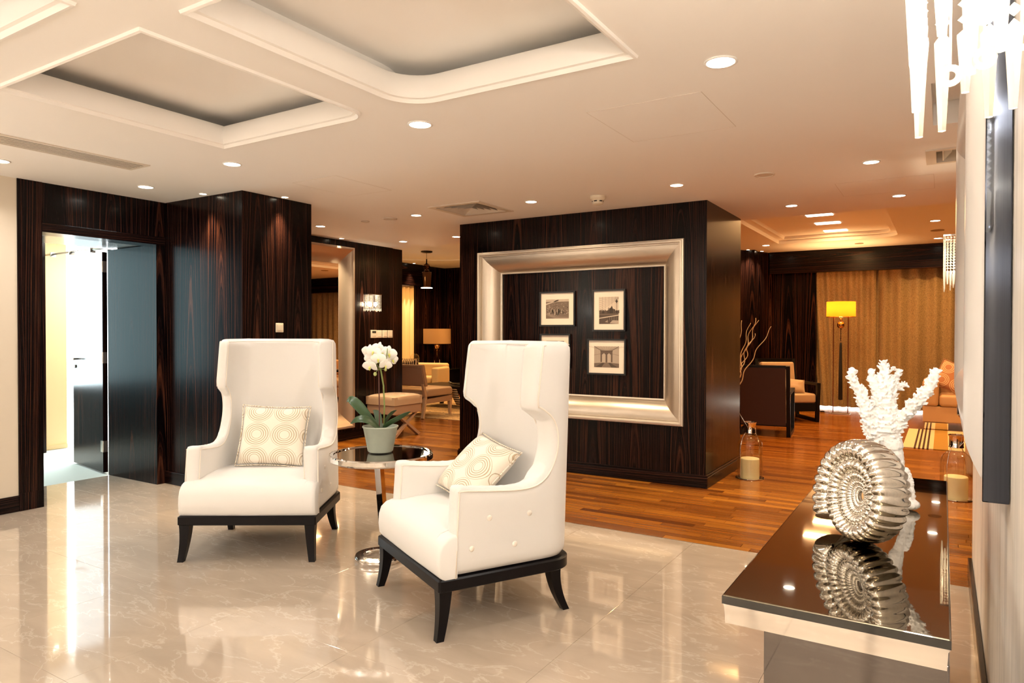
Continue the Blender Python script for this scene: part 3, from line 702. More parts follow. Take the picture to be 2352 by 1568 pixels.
obj('back_panel', bx(-hw-.01, hw+.01, .150, .160, -hh-.01, hh+.01), M_wood2, t)
# pictures
def picture(cx, cz, w, h, label, content, iw, ih, dy=0):
    t = thing('framed_photo', label, 'picture', (cx, YF+.149, cz), 0)
    fw = .016; bm = B(); a, b = w/2, h/2
    box(bm, -a-fw, a+fw, -.028, 0, b, b+fw); box(bm, -a-fw, a+fw, -.028, 0, -b-fw, -b); box(bm, -a-fw, -a, -.028, 0, -b, b); box(bm, a, a+fw, -.028, 0, -b, b); obj('frame', bm, M_frameblack, t)
    obj('passepartout', bx(-a, a, -.014, -.004, -b, b), M_mat, t)
    bm = B(); tn = []
    def poly(pts, tv, d): 
        bm.faces.new([bm.verts.new((x*iw/2, -.0145-d*.0003, z*ih/2)) for x, z in pts]); tn.append(tv)
    content(poly)
    me = bpy.data.meshes.new('print'); bm.to_mesh(me); bm.free(); me.materials.append(M_print)
    o = bpy.data.objects.new('print', me); link(o, t); tone(o, tn)
def rect(poly, x0, x1, z0, z1, tv, d): poly([(x0, z0), (x1, z0), (x1, z1), (x0, z1)], tv, d)
def line(poly, x0, z0, x1, z1, wd, tv, d):
    dx, dz = x1-x0, z1-z0; L_ = sqrt(dx*dx+dz*dz); nx, nz = -dz/L_*wd, dx/L_*wd
    poly([(x0+nx, z0+nz), (x0-nx, z0-nz), (x1-nx, z1-nz), (x1+nx, z1+nz)], tv, d)
def aerial(poly):
    R = random.Random(3); rect(poly, -1, 1, -1, 1, .45, 0); rect(poly, -1, 1, .75, 1, .75, 1)
    poly([(-1, .55), (.1, .95), (.1, .86), (-1, .42)], .8, 1); poly([(-1, -.6), (-.2, -1), (1, -1), (1, -.85), (-.1, -.8), (-.9, -.3)], .55, 1)
    for i in range(170):
        x = R.uniform(-.9, .95); z = R.uniform(-.55, .62)
        if x < -.6 and z > .35: continue
        s = .03+.05*(0.6-z)/1.2; rect(poly, x-s*.5, x+s*.5, z, z+s*R.uniform(.5, 1.6), R.choice([.1, .2, .35, .6, .75]), 2)
    for i in range(26):
        x = R.gauss(0, .32); z = R.uniform(-.7, -.3); hh_ = R.uniform(.25, .7)*exp(-x*x*2); x = max(-.8, min(.8, x))
        rect(poly, x-.035, x+.0, z, z+hh_, .9, 3); rect(poly, x, x+.035, z, z+hh_, .2, 3)
def skyline(poly):
    R = random.Random(5); rect(poly, -1, 1, -1, 1, .88, 0)
    for i in range(6): line(poly, -1+i*.33, 1, -1+i*.33, -.1, .008, .45, 1)
    for i in range(7): line(poly, -1, .9-.16*i, 1, .95-.02*i, .006, .4, 1)
    for i in range(30):
        x = -1+i*.069; hz = -.05+R.uniform(0, .12)+.25*exp(-((x-.2)/.25)**2); rect(poly, x, x+.07, -.22, hz, R.choice([.1, .18, .25]), 2)
    poly([(-.08, -.2), (.0, -.2), (-.02, .2), (-.06, .2)], .12, 3); poly([(.28, -.2), (.40, -.2), (.35, .25), (.33, .25)], .1, 3)
    rect(poly, -1, 1, -1, -.22, .22, 2); line(poly, -1, -.58, 1, -.36, .03, .85, 3); line(poly, -1, -.3, 1, -.3, .02, .5, 3)
    for i in range(12): rect(poly, .0+i*.085, .03+i*.085, -.75, -.48, .6 if i % 2 else .05, 4)
    poly([(.1, -.95), (1, -1), (1, -.75), (.4, -.72)], .7, 4); poly([(-.4, -.85), (-.1, -.7), (-.1, -.9)], .6, 4)
    line(poly, .8, -.2, .8, .75, .018, .05, 4); poly([(.8, .85), (.9, .65), (.8, .45), (.7, .65)], .1, 5); line(poly, .65, .66, .95, .66, .02, .05, 5)
def bridge(poly):
    rect(poly, -1, 1, -1, 1, .72, 0); poly([(-1, -1), (-1, -.62), (-.3, -.55), (.3, -.55), (1, -.62), (1, -1)], .4, 1)
    for s in (-1, 1):
        for k in range(7): line(poly, 0+s*.05*k, .6, s*(.25*k), 1, .006, .35, 1)
        line(poly, s*.35, .55, s*1, 1.0, .02, .2, 2); line(poly, s*.4, .3, s*1, .15, .01, .3, 2)
        for k in range(8): line(poly, s*(.45+.07*k), -.6, s*(.45+.07*k), .62+.05*k, .004, .5, 1)
        rect(poly, s*.42-.06, s*.42+.06, -.5, .55, .32, 3)
        poly([(s*.36, .2), (s*.20, .36), (s*.06, .2), (s*.06, .56), (s*.36, .56)] if s > 0 else [(-.06, .2), (-.20, .36), (-.36, .2), (-.36, .56), (-.06, .56)], .32, 3)
        poly([(s*.15, -.55), (s*.4, -1), (s*.95, -1), (s*.35, -.6)], .18, 3)
    rect(poly, -.07, .07, -.5, .55, .3, 3); rect(poly, -.5, .5, .52, .6, .25, 4); poly([(-.05, -.5), (.05, -.5), (.4, -1), (-.4, -1)], .5, 4)
def plainsky(poly): rect(poly, -1, 1, -1, 1, .4, 0); poly([(-1, -.4), (1, -.2), (1, -1), (-1, -1)], .15, 1)
picture(-3.408, 1.652, .385, .33, 'black-framed aerial city photo, upper left in the niche', aerial, .27, .20)
picture(-2.828, 1.628, .325, .385, 'tall black-framed photo of a skyline with a lamp post, upper right in the niche', skyline, .21, .27)
picture(-2.852, 1.165, .385, .325, 'black-framed photo of a stone bridge tower, lower right in the niche', bridge, .27, .21)
picture(-3.432, 1.215, .325, .325, 'black-framed photo mostly hidden behind the right wing chair', plainsky, .21, .21)

# ------------------------------------------------------------------ wing chairs
def shell_map(s, z, off=0.0):
    # unrolled side length s (0 = middle of the back) to plan; off moves inward
    HW, R, YB_ = .418, .13, .392
    sg = 1 if s >= 0 else -1; a = abs(s); L1 = HW-R; L2 = L1+R*pi/2
    if off > .05:
        t_ = off; HWi, YBi, Ri = HW-t_, YB_-t_, .105; a1 = HWi-Ri
        if a <= L1: u, v = a*a1/L1, YBi
        elif a <= L2: th = (a-L1)/R; u, v = a1+Ri*sin(th), YBi-Ri+Ri*cos(th)
        else: q = (a-L2)/(YB_-R+.27); u, v = HWi, (YBi-Ri)*(1-q)+(-.27)*q
        nu = nv = 0
    elif a <= L1: u, v, nu, nv = a, YB_, 0, 1
    elif a <= L2:
        th = (a-L1)/R; u, v, nu, nv = L1+R*sin(th), YB_-R+R*cos(th), sin(th), cos(th)
    else: u, v, nu, nv = HW, YB_-R-(a-L2), 1, 0
    k = (z-.277)/1.083
    u -= nu*off; v -= nv*off
    u *= 1-.075*k; v += .055*k*max(0, min(1, (v+.27)/.6))
    return Vector((sg*u, v, z))
def catmull(P, n=4):
    out = []
    for i in range(len(P)-1):
        p0 = P[max(i-1, 0)]; p1 = P[i]; p2 = P[i+1]; p3 = P[min(i+2, len(P)-1)]
        for k in range(n):
            t = k/n; out.append(tuple(.5*((2*p1[j])+(-p0[j]+p2[j])*t+(2*p0[j]-5*p1[j]+4*p2[j]-p3[j])*t*t+(-p0[j]+3*p1[j]-3*p2[j]+p3[j])*t**3) for j in range(2)))
    out.append(P[-1]); return out
edge_low = [(1.045, .277), (1.035, .48), (1.022, .672), (.98, .688), (.85, .676), (.69, .664), (.60, .675), (.545, .715), (.510, .79), (.500, .875), (.522, .955), (.575, 1.005)]
edge_hi = [(.612, 1.022), (.618, 1.06), (.606, 1.20), (.592, 1.335), (.575, 1.358)]
outline = [(1.045, .277), (1.035, .48)] + catmull([(1.022, .660), (1.005, .690), (.85, .676), (.69, .664), (.60, .675), (.545, .715), (.510, .79), (.500, .875), (.522, .955), (.575, 1.005), (.612, 1.025)], 3) + [(.618, 1.07), (.606, 1.20), (.594, 1.335), (.575, 1.358)]
def make_chair():
    t = thing('wing_chair', 'ivory wing chair facing the camera, left of the chrome side table', 'chair')
    bm = B()
    pts = outline+[(.30, 1.360), (0, 1.360)]+[(-s, z) for s, z in reversed([(s, z) for s, z in outline]+[(.30, 1.360)])]
    vs = [bm.verts.new((s, 0, z)) for s, z in pts]; bm.faces.new(vs)
    N = 36
    for i in range(1, N): 
        s = -1.05+2.1*i/N; bmesh.ops.bisect_plane(bm, geom=bm.verts[:]+bm.edges[:]+bm.faces[:], plane_co=(s, 0, 0), plane_no=(1, 0, 0), dist=1e-4)
    for i in range(1, 16):
        z = .277+1.083*i/16; bmesh.ops.bisect_plane(bm, geom=bm.verts[:]+bm.edges[:]+bm.faces[:], plane_co=(0, 0, z), plane_no=(0, 0, 1), dist=1e-4)
    bmesh.ops.remove_doubles(bm, verts=bm.verts, dist=.004)
    for f in bm.faces: f.smooth = True
    outer = {v: shell_map(v.co.x, v.co.z) for v in bm.verts}; inner = {v: shell_map(v.co.x, v.co.z, .088) for v in bm.verts}
    bm2 = B(); vo = {v: bm2.verts.new(p) for v, p in outer.items()}; vi = {v: bm2.verts.new(p) for v, p in inner.items()}
    for f in bm.faces: bm2.faces.new([vo[v] for v in f.verts]); bm2.faces.new([vi[v] for v in reversed(f.verts)])
    for e in bm.edges:
        if len(e.link_faces) == 1:
            a, b = e.verts
            m1 = bm2.verts.new((outer[a]*.5+inner[a]*.5)) if False else None
            bm2.faces.new((vo[a], vo[b], vi[b], vi[a]))
    bm.free()
    o = obj('back_and_arms', bm2, M_white, t, smooth=True); mod_sub(o, 1)
    # piping along the outline, outer face and inner face
    ol = [(s, z) for s, z in outline]
    def path(ins, off):
        P = []
        full = ol+[(.30, 1.36), (0, 1.36)]; full = full+[(-s, z) for s, z in reversed(full[:-1])]
        n = len(full)
        for i, (s, z) in enumerate(full):
            a = full[max(i-1, 0)]; b = full[min(i+1, n-1)]; dx, dz = b[0]-a[0], b[1]-a[1]; L_ = sqrt(dx*dx+dz*dz) or 1
            P.append(shell_map(s-dz/L_*-ins*-1 if False else s+(-dz/L_)*(-ins)*-1, z+(dx/L_)*ins, off))
        return P
    bm = B(); tube(bm, path(.020, .0), .0042, 6); tube(bm, path(.020, .087), .0036, 6)
    obj('piping', bm, M_whitepipe, t, smooth=True)
    # seat: main cushion and full-width front
    sp = [(-.335, .277), (-.352, .30), (-.358, .35), (-.355, .405), (-.342, .445), (-.315, .472), (-.27, .486), (-.15, .494), (0, .494), (.15, .490), (.33, .484), (.33, .277)]
    bm = B(); loops = []
    for u, k in ((-.345, 1), (-.2, 1.012), (0, 1.018), (.2, 1.012), (.345, 1)):
        loops.append([(u, v, .277+(z-.277)*k) for v, z in sp])
    loft(bm, loops, caps=True)
    sf = [(-.335, .277), (-.352, .30), (-.358, .35), (-.355, .405), (-.342, .445), (-.315, .470), (-.28, .480), (-.262, .480), (-.262, .277)]
    loops = []
    for u, k, dv in ((-.418, .90, .012), (-.412, .955, .004), (-.39, .99, 0), (-.34, 1, 0), (0, 1, -.004), (.34, 1, 0), (.39, .99, 0), (.412, .955, .004), (.418, .90, .012)):
        loops.append([(u, v+(dv if v < -.3 else 0), .277+(z-.277)*k) for v, z in sf])
    loft(bm, loops, caps=True)
    obj('seat', bm, M_white, t, smooth=True, angle=50)
    # buttons
    for sgn in (-1, 1):
        for v, z in ((-.096, .53), (.119, .526), (-.188, .40), (.04, .389)):
            s = .418-.13+.13*pi/2+(.392-.13-v); p = shell_map(sgn*s, z, 0.001)
            bm = B(); sphere(bm, (0, 0, 0), .014, 14, 8, sx=.5); obj('button', bm, M_whitepipe, t, smooth=True, loc=p)
    # rail with rounded rear corners
    def plan(g, z): return [(x, y, z) for x, y, _ in rrect(-.418-g, .418+g, -.352-g, .398+g, [.012, .012, .13, .13], 0)]
    bm = B(); loft(bm, [plan(.0, .222), plan(.004, .226), plan(.004, .272), plan(-.004, .279)], caps=True); obj('rail', bm, M_black, t, smooth=True, angle=35)
    for sx in (-1, 1):
        for fr in (True, False):
            bm = B(); loops = []
            for k in range(9):
                q = k/8; z = .224*(1-q); w_ = .062-.030*q+.004*q*q; sw = q*q
                if fr: cx, cy = sx*(.386+.018*sw-.004), -.318-.030*sw
                else: cx, cy = sx*(.350+.018*sw), .30+.062*sw
                h_ = w_/2; loops.append([(cx-h_, cy-h_, z), (cx+h_, cy-h_, z), (cx+h_, cy+h_, z), (cx-h_, cy+h_, z)])
            loft(bm, loops, caps=True); obj('leg', bm, M_black, t, smooth=True, angle=45)
    return t
RZL = atan2(.54, .84); RZR = atan2(-.475, .88)
ch = make_chair(); ch.location = (-3.80, 3.03, 0); ch.rotation_euler = (0, 0, RZL)
dup(ch, (-2.125, 2.985, 0), RZR, 'ivory wing chair turned left, nearest the camera, its buttoned side showing')
ch['group'] = 'ivory wing chairs'
for o in C.objects:
    if o.name.startswith('wing_chair') and o.parent is None: o['group'] = 'ivory wing chairs'
def place_local(O, rz, u, v, z): return (O[0]+u*cos(rz)-v*sin(rz), O[1]+u*sin(rz)+v*cos(rz), z)
def cushion(loc, rz, tilt, roll, w, h, th, mat, label, group=None, pipe=None, name='cushion'):
    e = thing(name, label, 'cushion', loc, 0, group)
    Mx = Matrix.Rotation(rz, 4, 'Z')@Matrix.Rotation(tilt, 4, 'X')@Matrix.Rotation(roll, 4, 'Y')
    e.rotation_euler = Mx.to_euler()
    o = obj('cover', pillow_bm(w, h, th), mat, e, smooth=True); mod_sub(o, 1)
    o = obj('edge_piping', piping_rect(w, h), pipe or mat, e, smooth=True)
    return e
p = place_local((-3.80, 3.03), RZL, -.005, .165, .694); cushion(p, RZL, -.30, .03, .47, .42, .13, M_pillow, 'ring-print cushion leaning upright in the left wing chair', 'ring-print cushions')
p = place_local((-2.125, 2.985), RZR, -.10, .10, .655); cushion(p, RZR+.12, -.80, .16, .45, .40, .13, M_pillow, 'ring-print cushion slumped sideways in the right wing chair', 'ring-print cushions')

# ------------------------------------------------------------------ side table with orchid
TB = (-3.03, 3.30)
t = thing('side_table', 'round mirror-topped chrome side table between the wing chairs', 'table', (TB[0], TB[1], 0))
bm = B(); lathe(bm, [(0, .634), (.292, .634), (.296, .640), (.315, .640), (.320, .634), (.320, .604), (.312, .600), (.300, .600), (.298, .592), (.290, .590), (.290, .600), (0, .600)], n=64); obj('tabletop', bm, plain('chrome_top', (.45, .42, .40), .03, 1.0), t, smooth=True, angle=35)
bm = B(); lathe(bm, [(.322, .639), (.327, .632), (.327, .606), (.322, .600), (.318, .606), (.318, .632)], n=64, close=True); obj('rim', bm, M_chrome, t, smooth=True, angle=35)
bc = (.075, -.10)
bm = B(); lathe(bm, [(.145, 0), (.150, .008), (.150, .026), (.145, .034), (.100, .034), (.095, .028), (.095, .006), (.100, 0)], bc[0], bc[1], n=48, close=True); obj('base_ring', bm, M_chrome, t, smooth=True, angle=35)
bm = B(); loops = []
for k in range(2):
    q = k; cx, cy, z = -.005+q*.0, -.02+0*q, .60
    if k: cx, cy, z = bc[0]-.04, bc[1]+.098, .03
    loops.append([(cx-.024, cy-.018, z), (cx+.024, cy-.018, z), (cx+.024, cy+.018, z), (cx-.024, cy+.018, z)])
loft(bm, loops, caps=True); obj('post', bm, M_chrome, t)
OB = (-3.06, 3.325, .641)
t = thing('potted_orchid', 'white potted orchid standing on the chrome side table', 'plant', OB)
bm = B(); lathe(bm, [(0, 0), (.074, 0), (.080, .006), (.108, .150), (.115, .158), (.114, .164), (.108, .165), (.103, .158), (.098, .135), (0, .135)], n=40); obj('pot', bm, M_pot, t, smooth=True, angle=40)
bm = B(); lathe(bm, [(0, .142), (.05, .145), (.099, .138)], n=24); obj('soil', bm, M_soil, t, smooth=True)
# camera-facing basis: right vector (.849,.528)
RX = Vector((.849, .528, 0)); FX = Vector((-.528, .849, 0))
def leaf(path, wid, fold=.15, tilt=.75):
    bm = B(); n = len(path); rows_ = []
    for i, p in enumerate(path):
        q = i/(n-1); w_ = wid*(sin(pi*min(1, q*.94+.06))**.7)
        d = (Vector(path[min(i+1, n-1)])-Vector(path[max(i-1, 0)])).normalized(); s = d.cross(Vector((0, 0, 1)))
        s = s.normalized() if s.length > .05 else FX
        up = s.cross(d); s, up = s*(1-tilt*tilt)**.5+up*tilt, up*(1-tilt*tilt)**.5-s*tilt
        rows_.append([Vector(p)+s*w_*k+up*abs(k)*w_*fold for k in (-1, -.5, 0, .5, 1)])
    vv = [[bm.verts.new(c) for c in r_] for r_ in rows_]
    for a, b in zip(vv, vv[1:]):
        for k in range(4): bm.faces.new((a[k], a[k+1], b[k+1], b[k]))
    return bm
def LP(pts): return [tuple(RX*a+FX*b+Vector((0, 0, c))) for a, b, c in pts]
for pts, wd in (([(0, 0, .14), (-.06, -.02, .20), (-.12, -.03, .28), (-.17, -.03, .33), (-.20, -.03, .345), (-.215, -.02, .31)], .040), ([(0, -.02, .14), (-.04, -.05, .19), (-.08, -.08, .22), (-.13, -.10, .22), (-.17, -.11, .19)], .034),
                ([(.01, 0, .14), (.05, -.02, .18), (.11, -.03, .21), (.17, -.03, .245), (.20, -.03, .262)], .022), ([(.01, .02, .14), (.03, .03, .20), (.07, .04, .25), (.10, .04, .262)], .02), ([(0, .02, .14), (-.02, .06, .2), (-.04, .10, .24), (-.08, .15, .25)], .03)):
    o = obj('leaf', leaf(LP(pts), wd), M_leaf, t, smooth=True); m = o.modifiers.new('th', 'SOLIDIFY'); m.thickness = .003; mod_sub(o, 1)
bm = B(); tube(bm, LP([(.022, 0, .14), (.025, 0, .3), (.02, 0, .42), (.005, -.01, .52), (-.005, -.02, .585), (-.01, -.03, .62)]), .005, 8); obj('stem', bm, M_stem, t, smooth=True)
bm = B(); tube(bm, LP([(-.008, .01, .14), (-.012, .01, .54)]), .004, 6); obj('stake', bm, M_stake, t)
bm = B(); tube(bm, LP([(.0, -.01, .52), (-.03, -.02, .58), (-.05, -.02, .63)]), .003, 6); tube(bm, LP([(0, -.01, .54), (.04, -.02, .59), (.05, -.02, .66)]), .003, 6); tube(bm, LP([(0, -.01, .535), (-.02, -.02, .515), (-.028, -.02, .50)]), .002, 6); tube(bm, LP([(0, -.01, .53), (.018, -.02, .528), (.034, -.02, .525)]), .002, 6); obj('flower_stalk', bm, M_stem, t, smooth=True)
def bloom(c, size, yaw, pitch, rollv):
    bm = B()
    def petal(a, L_, w_, cup):
        n = 6; rows_ = []
        for i in range(n+1):
            q = i/n; ww = w_*sin(pi*(q*.88+.09))**.6
            rows_.append([Vector((cos(a)*L_*q-sin(a)*ww*k, -cup*q*q*L_+.10*L_*abs(k)*k*k+.0, sin(a)*L_*q+cos(a)*ww*k)) for k in (-1, -.5, 0, .5, 1)])
        vv = [[bm.verts.new(p) for p in r_] for r_ in rows_]
        for A_, B_ in zip(vv, vv[1:]):
            for k in range(4): bm.faces.new((A_[k], A_[k+1], B_[k+1], B_[k]))
    for a in (pi/2, pi*7/6+.15, -pi/6-.15): petal(a, size, size*.36, -.10)
    for a in (.12, pi-.12): petal(a, size*1.02, size*.62, .18)
    o = obj('bloom', bm, M_petal, t, smooth=True, loc=c)
    Mx = Matrix.Rotation(YAW+yaw, 4, 'Z')@Matrix.Rotation(pitch, 4, 'X')@Matrix.Rotation(rollv, 4, 'Y'); o.rotation_euler = Mx.to_euler()
    m = o.modifiers.new('th', 'SOLIDIFY'); m.thickness = .0015; mod_sub(o, 1)
    bm = B(); sphere(bm, (0, -.012, -.004), size*.17, 10, 8, sx=.9, sy=1.3, sz=.9); sphere(bm, (0, -.018, -size*.25), size*.14, 10, 8, sx=.7, sy=.8, sz=1.3); obj('lip', bm, M_lip, o, smooth=True)
for a, b, z, s, yw, pt, rl in ((-.075, 0, .635, .052, -.5, .1, .2), (-.045, -.02, .60, .055, -.2, .25, -.2), (-.035, -.05, .64, .050, .1, 0, .3), (.015, -.02, .635, .052, .2, .1, -.2), (.055, -.01, .625, .054, .5, .1, .1), (-.055, -.05, .548, .050, -.3, .5, 0), (.040, -.04, .555, .042, .4, .5, .2), (0, -.06, .595, .050, 0, .2, 0), (-.02, .02, .66, .045, -.4, -.2, .2), (.07, .02, .585, .045, .8, .1, -.1)):
    bloom(tuple(RX*a+FX*b+Vector((0, 0, z))), s, yw, pt, rl)
for a, z, s in ((-.03, .497, .011), (.037, .525, .009), (.012, .545, .007)):
    bm = B(); sphere(bm, tuple(RX*a+FX*-.02+Vector((0, 0, z))), s, 10, 8, sz=1.2); obj('bud', bm, M_bud, t, smooth=True)

# ------------------------------------------------------------------ console with shell and coral
TZ = .80
t = thing('console_table', 'mirrored console table with a bronze glass top beside the right wall', 'table', (0, 0, 0))
t.location = (-.205, 2.47, 0); kx, ky = .222, .865
bm = B(); box(bm, -kx, kx, -ky, ky, TZ-.020, TZ, bev=.0025, seg=2); obj('glass_top', bm, [M_bronze], t)
obj('glass_edge', bx(-kx-.0012, kx+.0012, -ky-.0012, ky+.0012, TZ-.0205, TZ-.0025), M_blackglass, t)
bm = B(); prism(bm, [(-kx, TZ-.021), (kx, TZ-.021), (kx-.004, TZ-.028), (kx-.006, TZ-.064), (-kx+.006, TZ-.064), (-kx+.004, TZ-.028)], 1, -ky+.001, ky-.001); obj('apron', bm, M_chrome, t)
for y0 in (-ky+.03, ky-.35):
    obj('pedestal', bx(-kx+.085, kx-.001, y0, y0+.32, 0.10, TZ-.0645, bev=.003), plain('pedestal_mirror', (.20, .19, .19), .03, 1.0), t)
    obj('plinth', bx(-kx+.03, kx-.001, y0-.01, y0+.35, 0, .10, bev=.004), M_chrome, t)
obj('stretcher_panel', bx(-kx+.16, kx-.02, -ky+.352, ky-.352, .18, .26, bev=.003), M_chrome, t)

# ammonite
def ammonite():
    bm = B(); turns = 5.60; NT = 980; NS = 18; rings = []
    R0 = .114; k = math.log(1.52)/(2*pi)
    tot = turns*2*pi
    for i in range(NT+1):
        th = tot*i/NT; back = tot-th       # back=0 at the aperture
        r = R0*exp(-k*back); tr = r*.235
        nr = 32
        rib = cos(th*nr); rb = 1+.24*(.5-(1-abs(sin(th*nr/2)))**1.6)
        wid = tr*1.6*(1+.25*min(1, back/6))
        c = Vector((r*cos(th), 0, r*sin(th))); row = []
        for j in range(NS):
            a = 2*pi*j/NS
            dr = tr*rb*cos(a); dy = wid*rb*sin(a)
            # squarish outer rim
            dy *= 1+.10*cos(a)
            rr = r+dr
            row.append(bm.verts.new((rr*cos(th), dy, rr*sin(th))))
        rings.append(row)
    for a, b in zip(rings, rings[1:]):
        for j in range(NS): bm.faces.new((a[j], a[(j+1) % NS], b[(j+1) % NS], b[j]))
    bm.faces.new(rings[0][::-1]); bm.faces.new(rings[-1])
    return bm
bm = ammonite()
a_end = 4.2*2*pi
o = obj('shell_ornament', bm, M_mercury, smooth=True)
zmin = None
Rm = Matrix.Rotation(radians(-50), 4, 'Z')@Matrix.Rotation(radians(-7), 4, 'X')
o.data.transform(Rm); zs = [v.co.z for v in o.data.vertices]; zmin = min(zs)
scl = .292/(max(zs)-zmin); o.data.transform(Matrix.Scale(scl, 4)); zmin *= scl
o.location = (-.195, 2.235, TZ-zmin+.0005)
tag(o, 'silvered glass ammonite shell ornament standing on the console top', 'ornament')

# coral
def P3(px, py, Y, H=1.4):
    d = cr*((px-1176)/FPX)-cu*((py-784)/FPX)+cf; return Vector((0, 0, H))+d*(Y/d.y)
bm = B(); R = random.Random(11)
CYo = 2.72; pxm = 2.40/FPX*.86
def branch(pts, nub=.5, nublen=.014):
    P = [P3(a, b, CYo+dy) for a, b, w_, dy in pts]; W_ = [w_*pxm for a, b, w_, dy in pts]
    # resample
    Q = []; Wq = []
    for i in range(len(P)-1):
        n = max(2, int((P[i+1]-P[i]).length/.0065))
        for k in range(n): q = k/n; Q.append(P[i].lerp(P[i+1], q)); Wq.append((W_[i]*(1-q)+W_[i+1]*q)*(1+.10*R.uniform(-1, 1)))
    Q.append(P[-1]); Wq.append(W_[-1]); tube(bm, Q, Wq, 12)
    sphere(bm, Q[-1], Wq[-1]*1.02, 10, 8)
    for i in range(len(Q)-1):
        d = (Q[i+1]-Q[i]).normalized(); cnt_ = max(4, int(Wq[i]*640*nub))
        for _ in range(cnt_):
            s = d.orthogonal().normalized(); s.rotate(Matrix.Rotation(R.uniform(0, 2*pi), 3, d)); dirn = (s+d*.45+Vector((0, 0, .35))).normalized()
            b0 = Q[i]+s*Wq[i]*.72+d*R.uniform(0, .008); L_ = nublen*R.uniform(.35, 1.0)+Wq[i]*.27; r_ = R.uniform(.0026, .0042)
            tube(bm, [b0, b0+dirn*L_*.6, b0+dirn*L_], [r_*1.3, r_*1.1, r_*.7], 6)
branch([(2086, 1195, 14, 0), (2078, 1130, 12, 0), (2066, 1080, 14, 0), (2050, 1020, 24, 0), (2034, 975, 31, 0)], .5, .002)
branch([(2098, 1180, 5, .01), (2092, 1120, 6, .0), (2082, 1080, 6, 0)], .6, .004)
branch([(2022, 1012, 20, 0), (2002, 990, 17, -.02), (1991, 950, 15, -.03), (1982, 915, 13.5, -.03), (1966, 885, 10.5, -.03), (1956, 862, 9.5, -.04), (1957, 850, 8.5, -.04)])
branch([(2034, 990, 34, 0), (2035, 950, 27, .0), (2030, 915, 27, 0), (2030, 885, 25, .0), (2030, 862, 14, 0), (2030, 845, 9, 0), (2030, 830, 5, 0)])
branch([(2026, 925, 16, 0), (2012, 885, 13, -.01), (2003, 868, 9.5, -.01), (2001, 852, 8, -.01)])
branch([(2036, 920, 18, 0), (2050, 885, 14, 0.02), (2060, 862, 8, .02), (2064, 850, 5, .02)])
branch([(2050, 850, 6, 0), (2052, 845, 5, 0)]); branch([(2055, 890, 9, .02), (2072, 886, 5, .02), (2082, 884, 4, .02)])
branch([(2040, 1000, 26, 0), (2066, 968, 15, .0), (2085, 945, 14, -.02), (2110, 920, 14, -.03), (2135, 890, 12, -.04), (2147, 868, 9, -.04), (2149, 850, 7, -.04)])
branch([(2085, 935, 8, -.03), (2093, 920, 5, -.03)]); branch([(2118, 900, 6, -.03), (2114, 893, 4, -.03)]); branch([(2130, 885, 7, -.02), (2135, 877, 5, -.02)])
branch([(1985, 925, 7, -.02), (1994, 920, 4, -.02)]); branch([(1972, 895, 7, -.02), (1974, 885, 4, -.02)]); branch([(1978, 900, 7, -.02), (1987, 892, 4, -.02)])
branch([(1992, 955, 7, -.02), (2008, 950, 4, -.02)]); branch([(2012, 985, 9, -.01), (2022, 965, 5, -.01)])
sphere(bm, P3(2088, 1195, CYo)+Vector((0, 0, -.0)), .034, 12, 8, sz=.8)
co = obj('coral_ornament', bm, M_coral, smooth=True); tag(co, 'branching white coral ornament behind the silver shell', 'ornament')
zz = min(v.co.z for v in co.data.vertices); bz = TZ+.0005
for v in co.data.vertices:
    if v.co.z < .95: v.co.z = .95-(.95-v.co.z)*(.95-bz)/(.95-zz)
m = co.modifiers.new('rm', 'REMESH'); m.mode = 'VOXEL'; m.voxel_size = .0021; m.use_smooth_shade = True
tx_ = bpy.data.textures.new('coral_bumps', 'VORONOI'); tx_.noise_scale = .006
m = co.modifiers.new('dp', 'DISPLACE'); m.texture = tx_; m.strength = -.002; m.mid_level = .4; m.texture_coords = 'LOCAL'
cp = co.data; off = Vector((-.1, 2.72, TZ))
cp.transform(Matrix.Translation(-off)); co.location = off

# ------------------------------------------------------------------ crystal sconces
def bead_chain(bm, x, y, z0, n, step, r):
    for k in range(n):
        z = z0-k*step; vs = [bm.verts.new(p) for p in ((x+r, y, z), (x, y+r, z), (x-r, y, z), (x, y-r, z), (x, y, z+r), (x, y, z-r))]
        for a, b in ((0, 1), (1, 2), (2, 3), (3, 0)): bm.faces.new((vs[a], vs[b], vs[4])); bm.faces.new((vs[b], vs[a], vs[5]))
def drop(bm, x, y, z0, L_, r):
    n = 6; A_ = [bm.verts.new((x+r*cos(i*pi/3), y+r*sin(i*pi/3), z0-.12*L_)) for i in range(n)]; B_ = [bm.verts.new((x+r*.45*cos(i*pi/3), y+r*.45*sin(i*pi/3), z0-L_)) for i in range(n)]; top = bm.verts.new((x, y, z0)); bot = bm.verts.new((x, y, z0-L_-.002))
    for i in range(n):
        j = (i+1) % n; bm.faces.new((A_[i], A_[j], B_[j], B_[i])); bm.faces.new((top, A_[j], A_[i])); bm.faces.new((bot, B_[i], B_[j]))
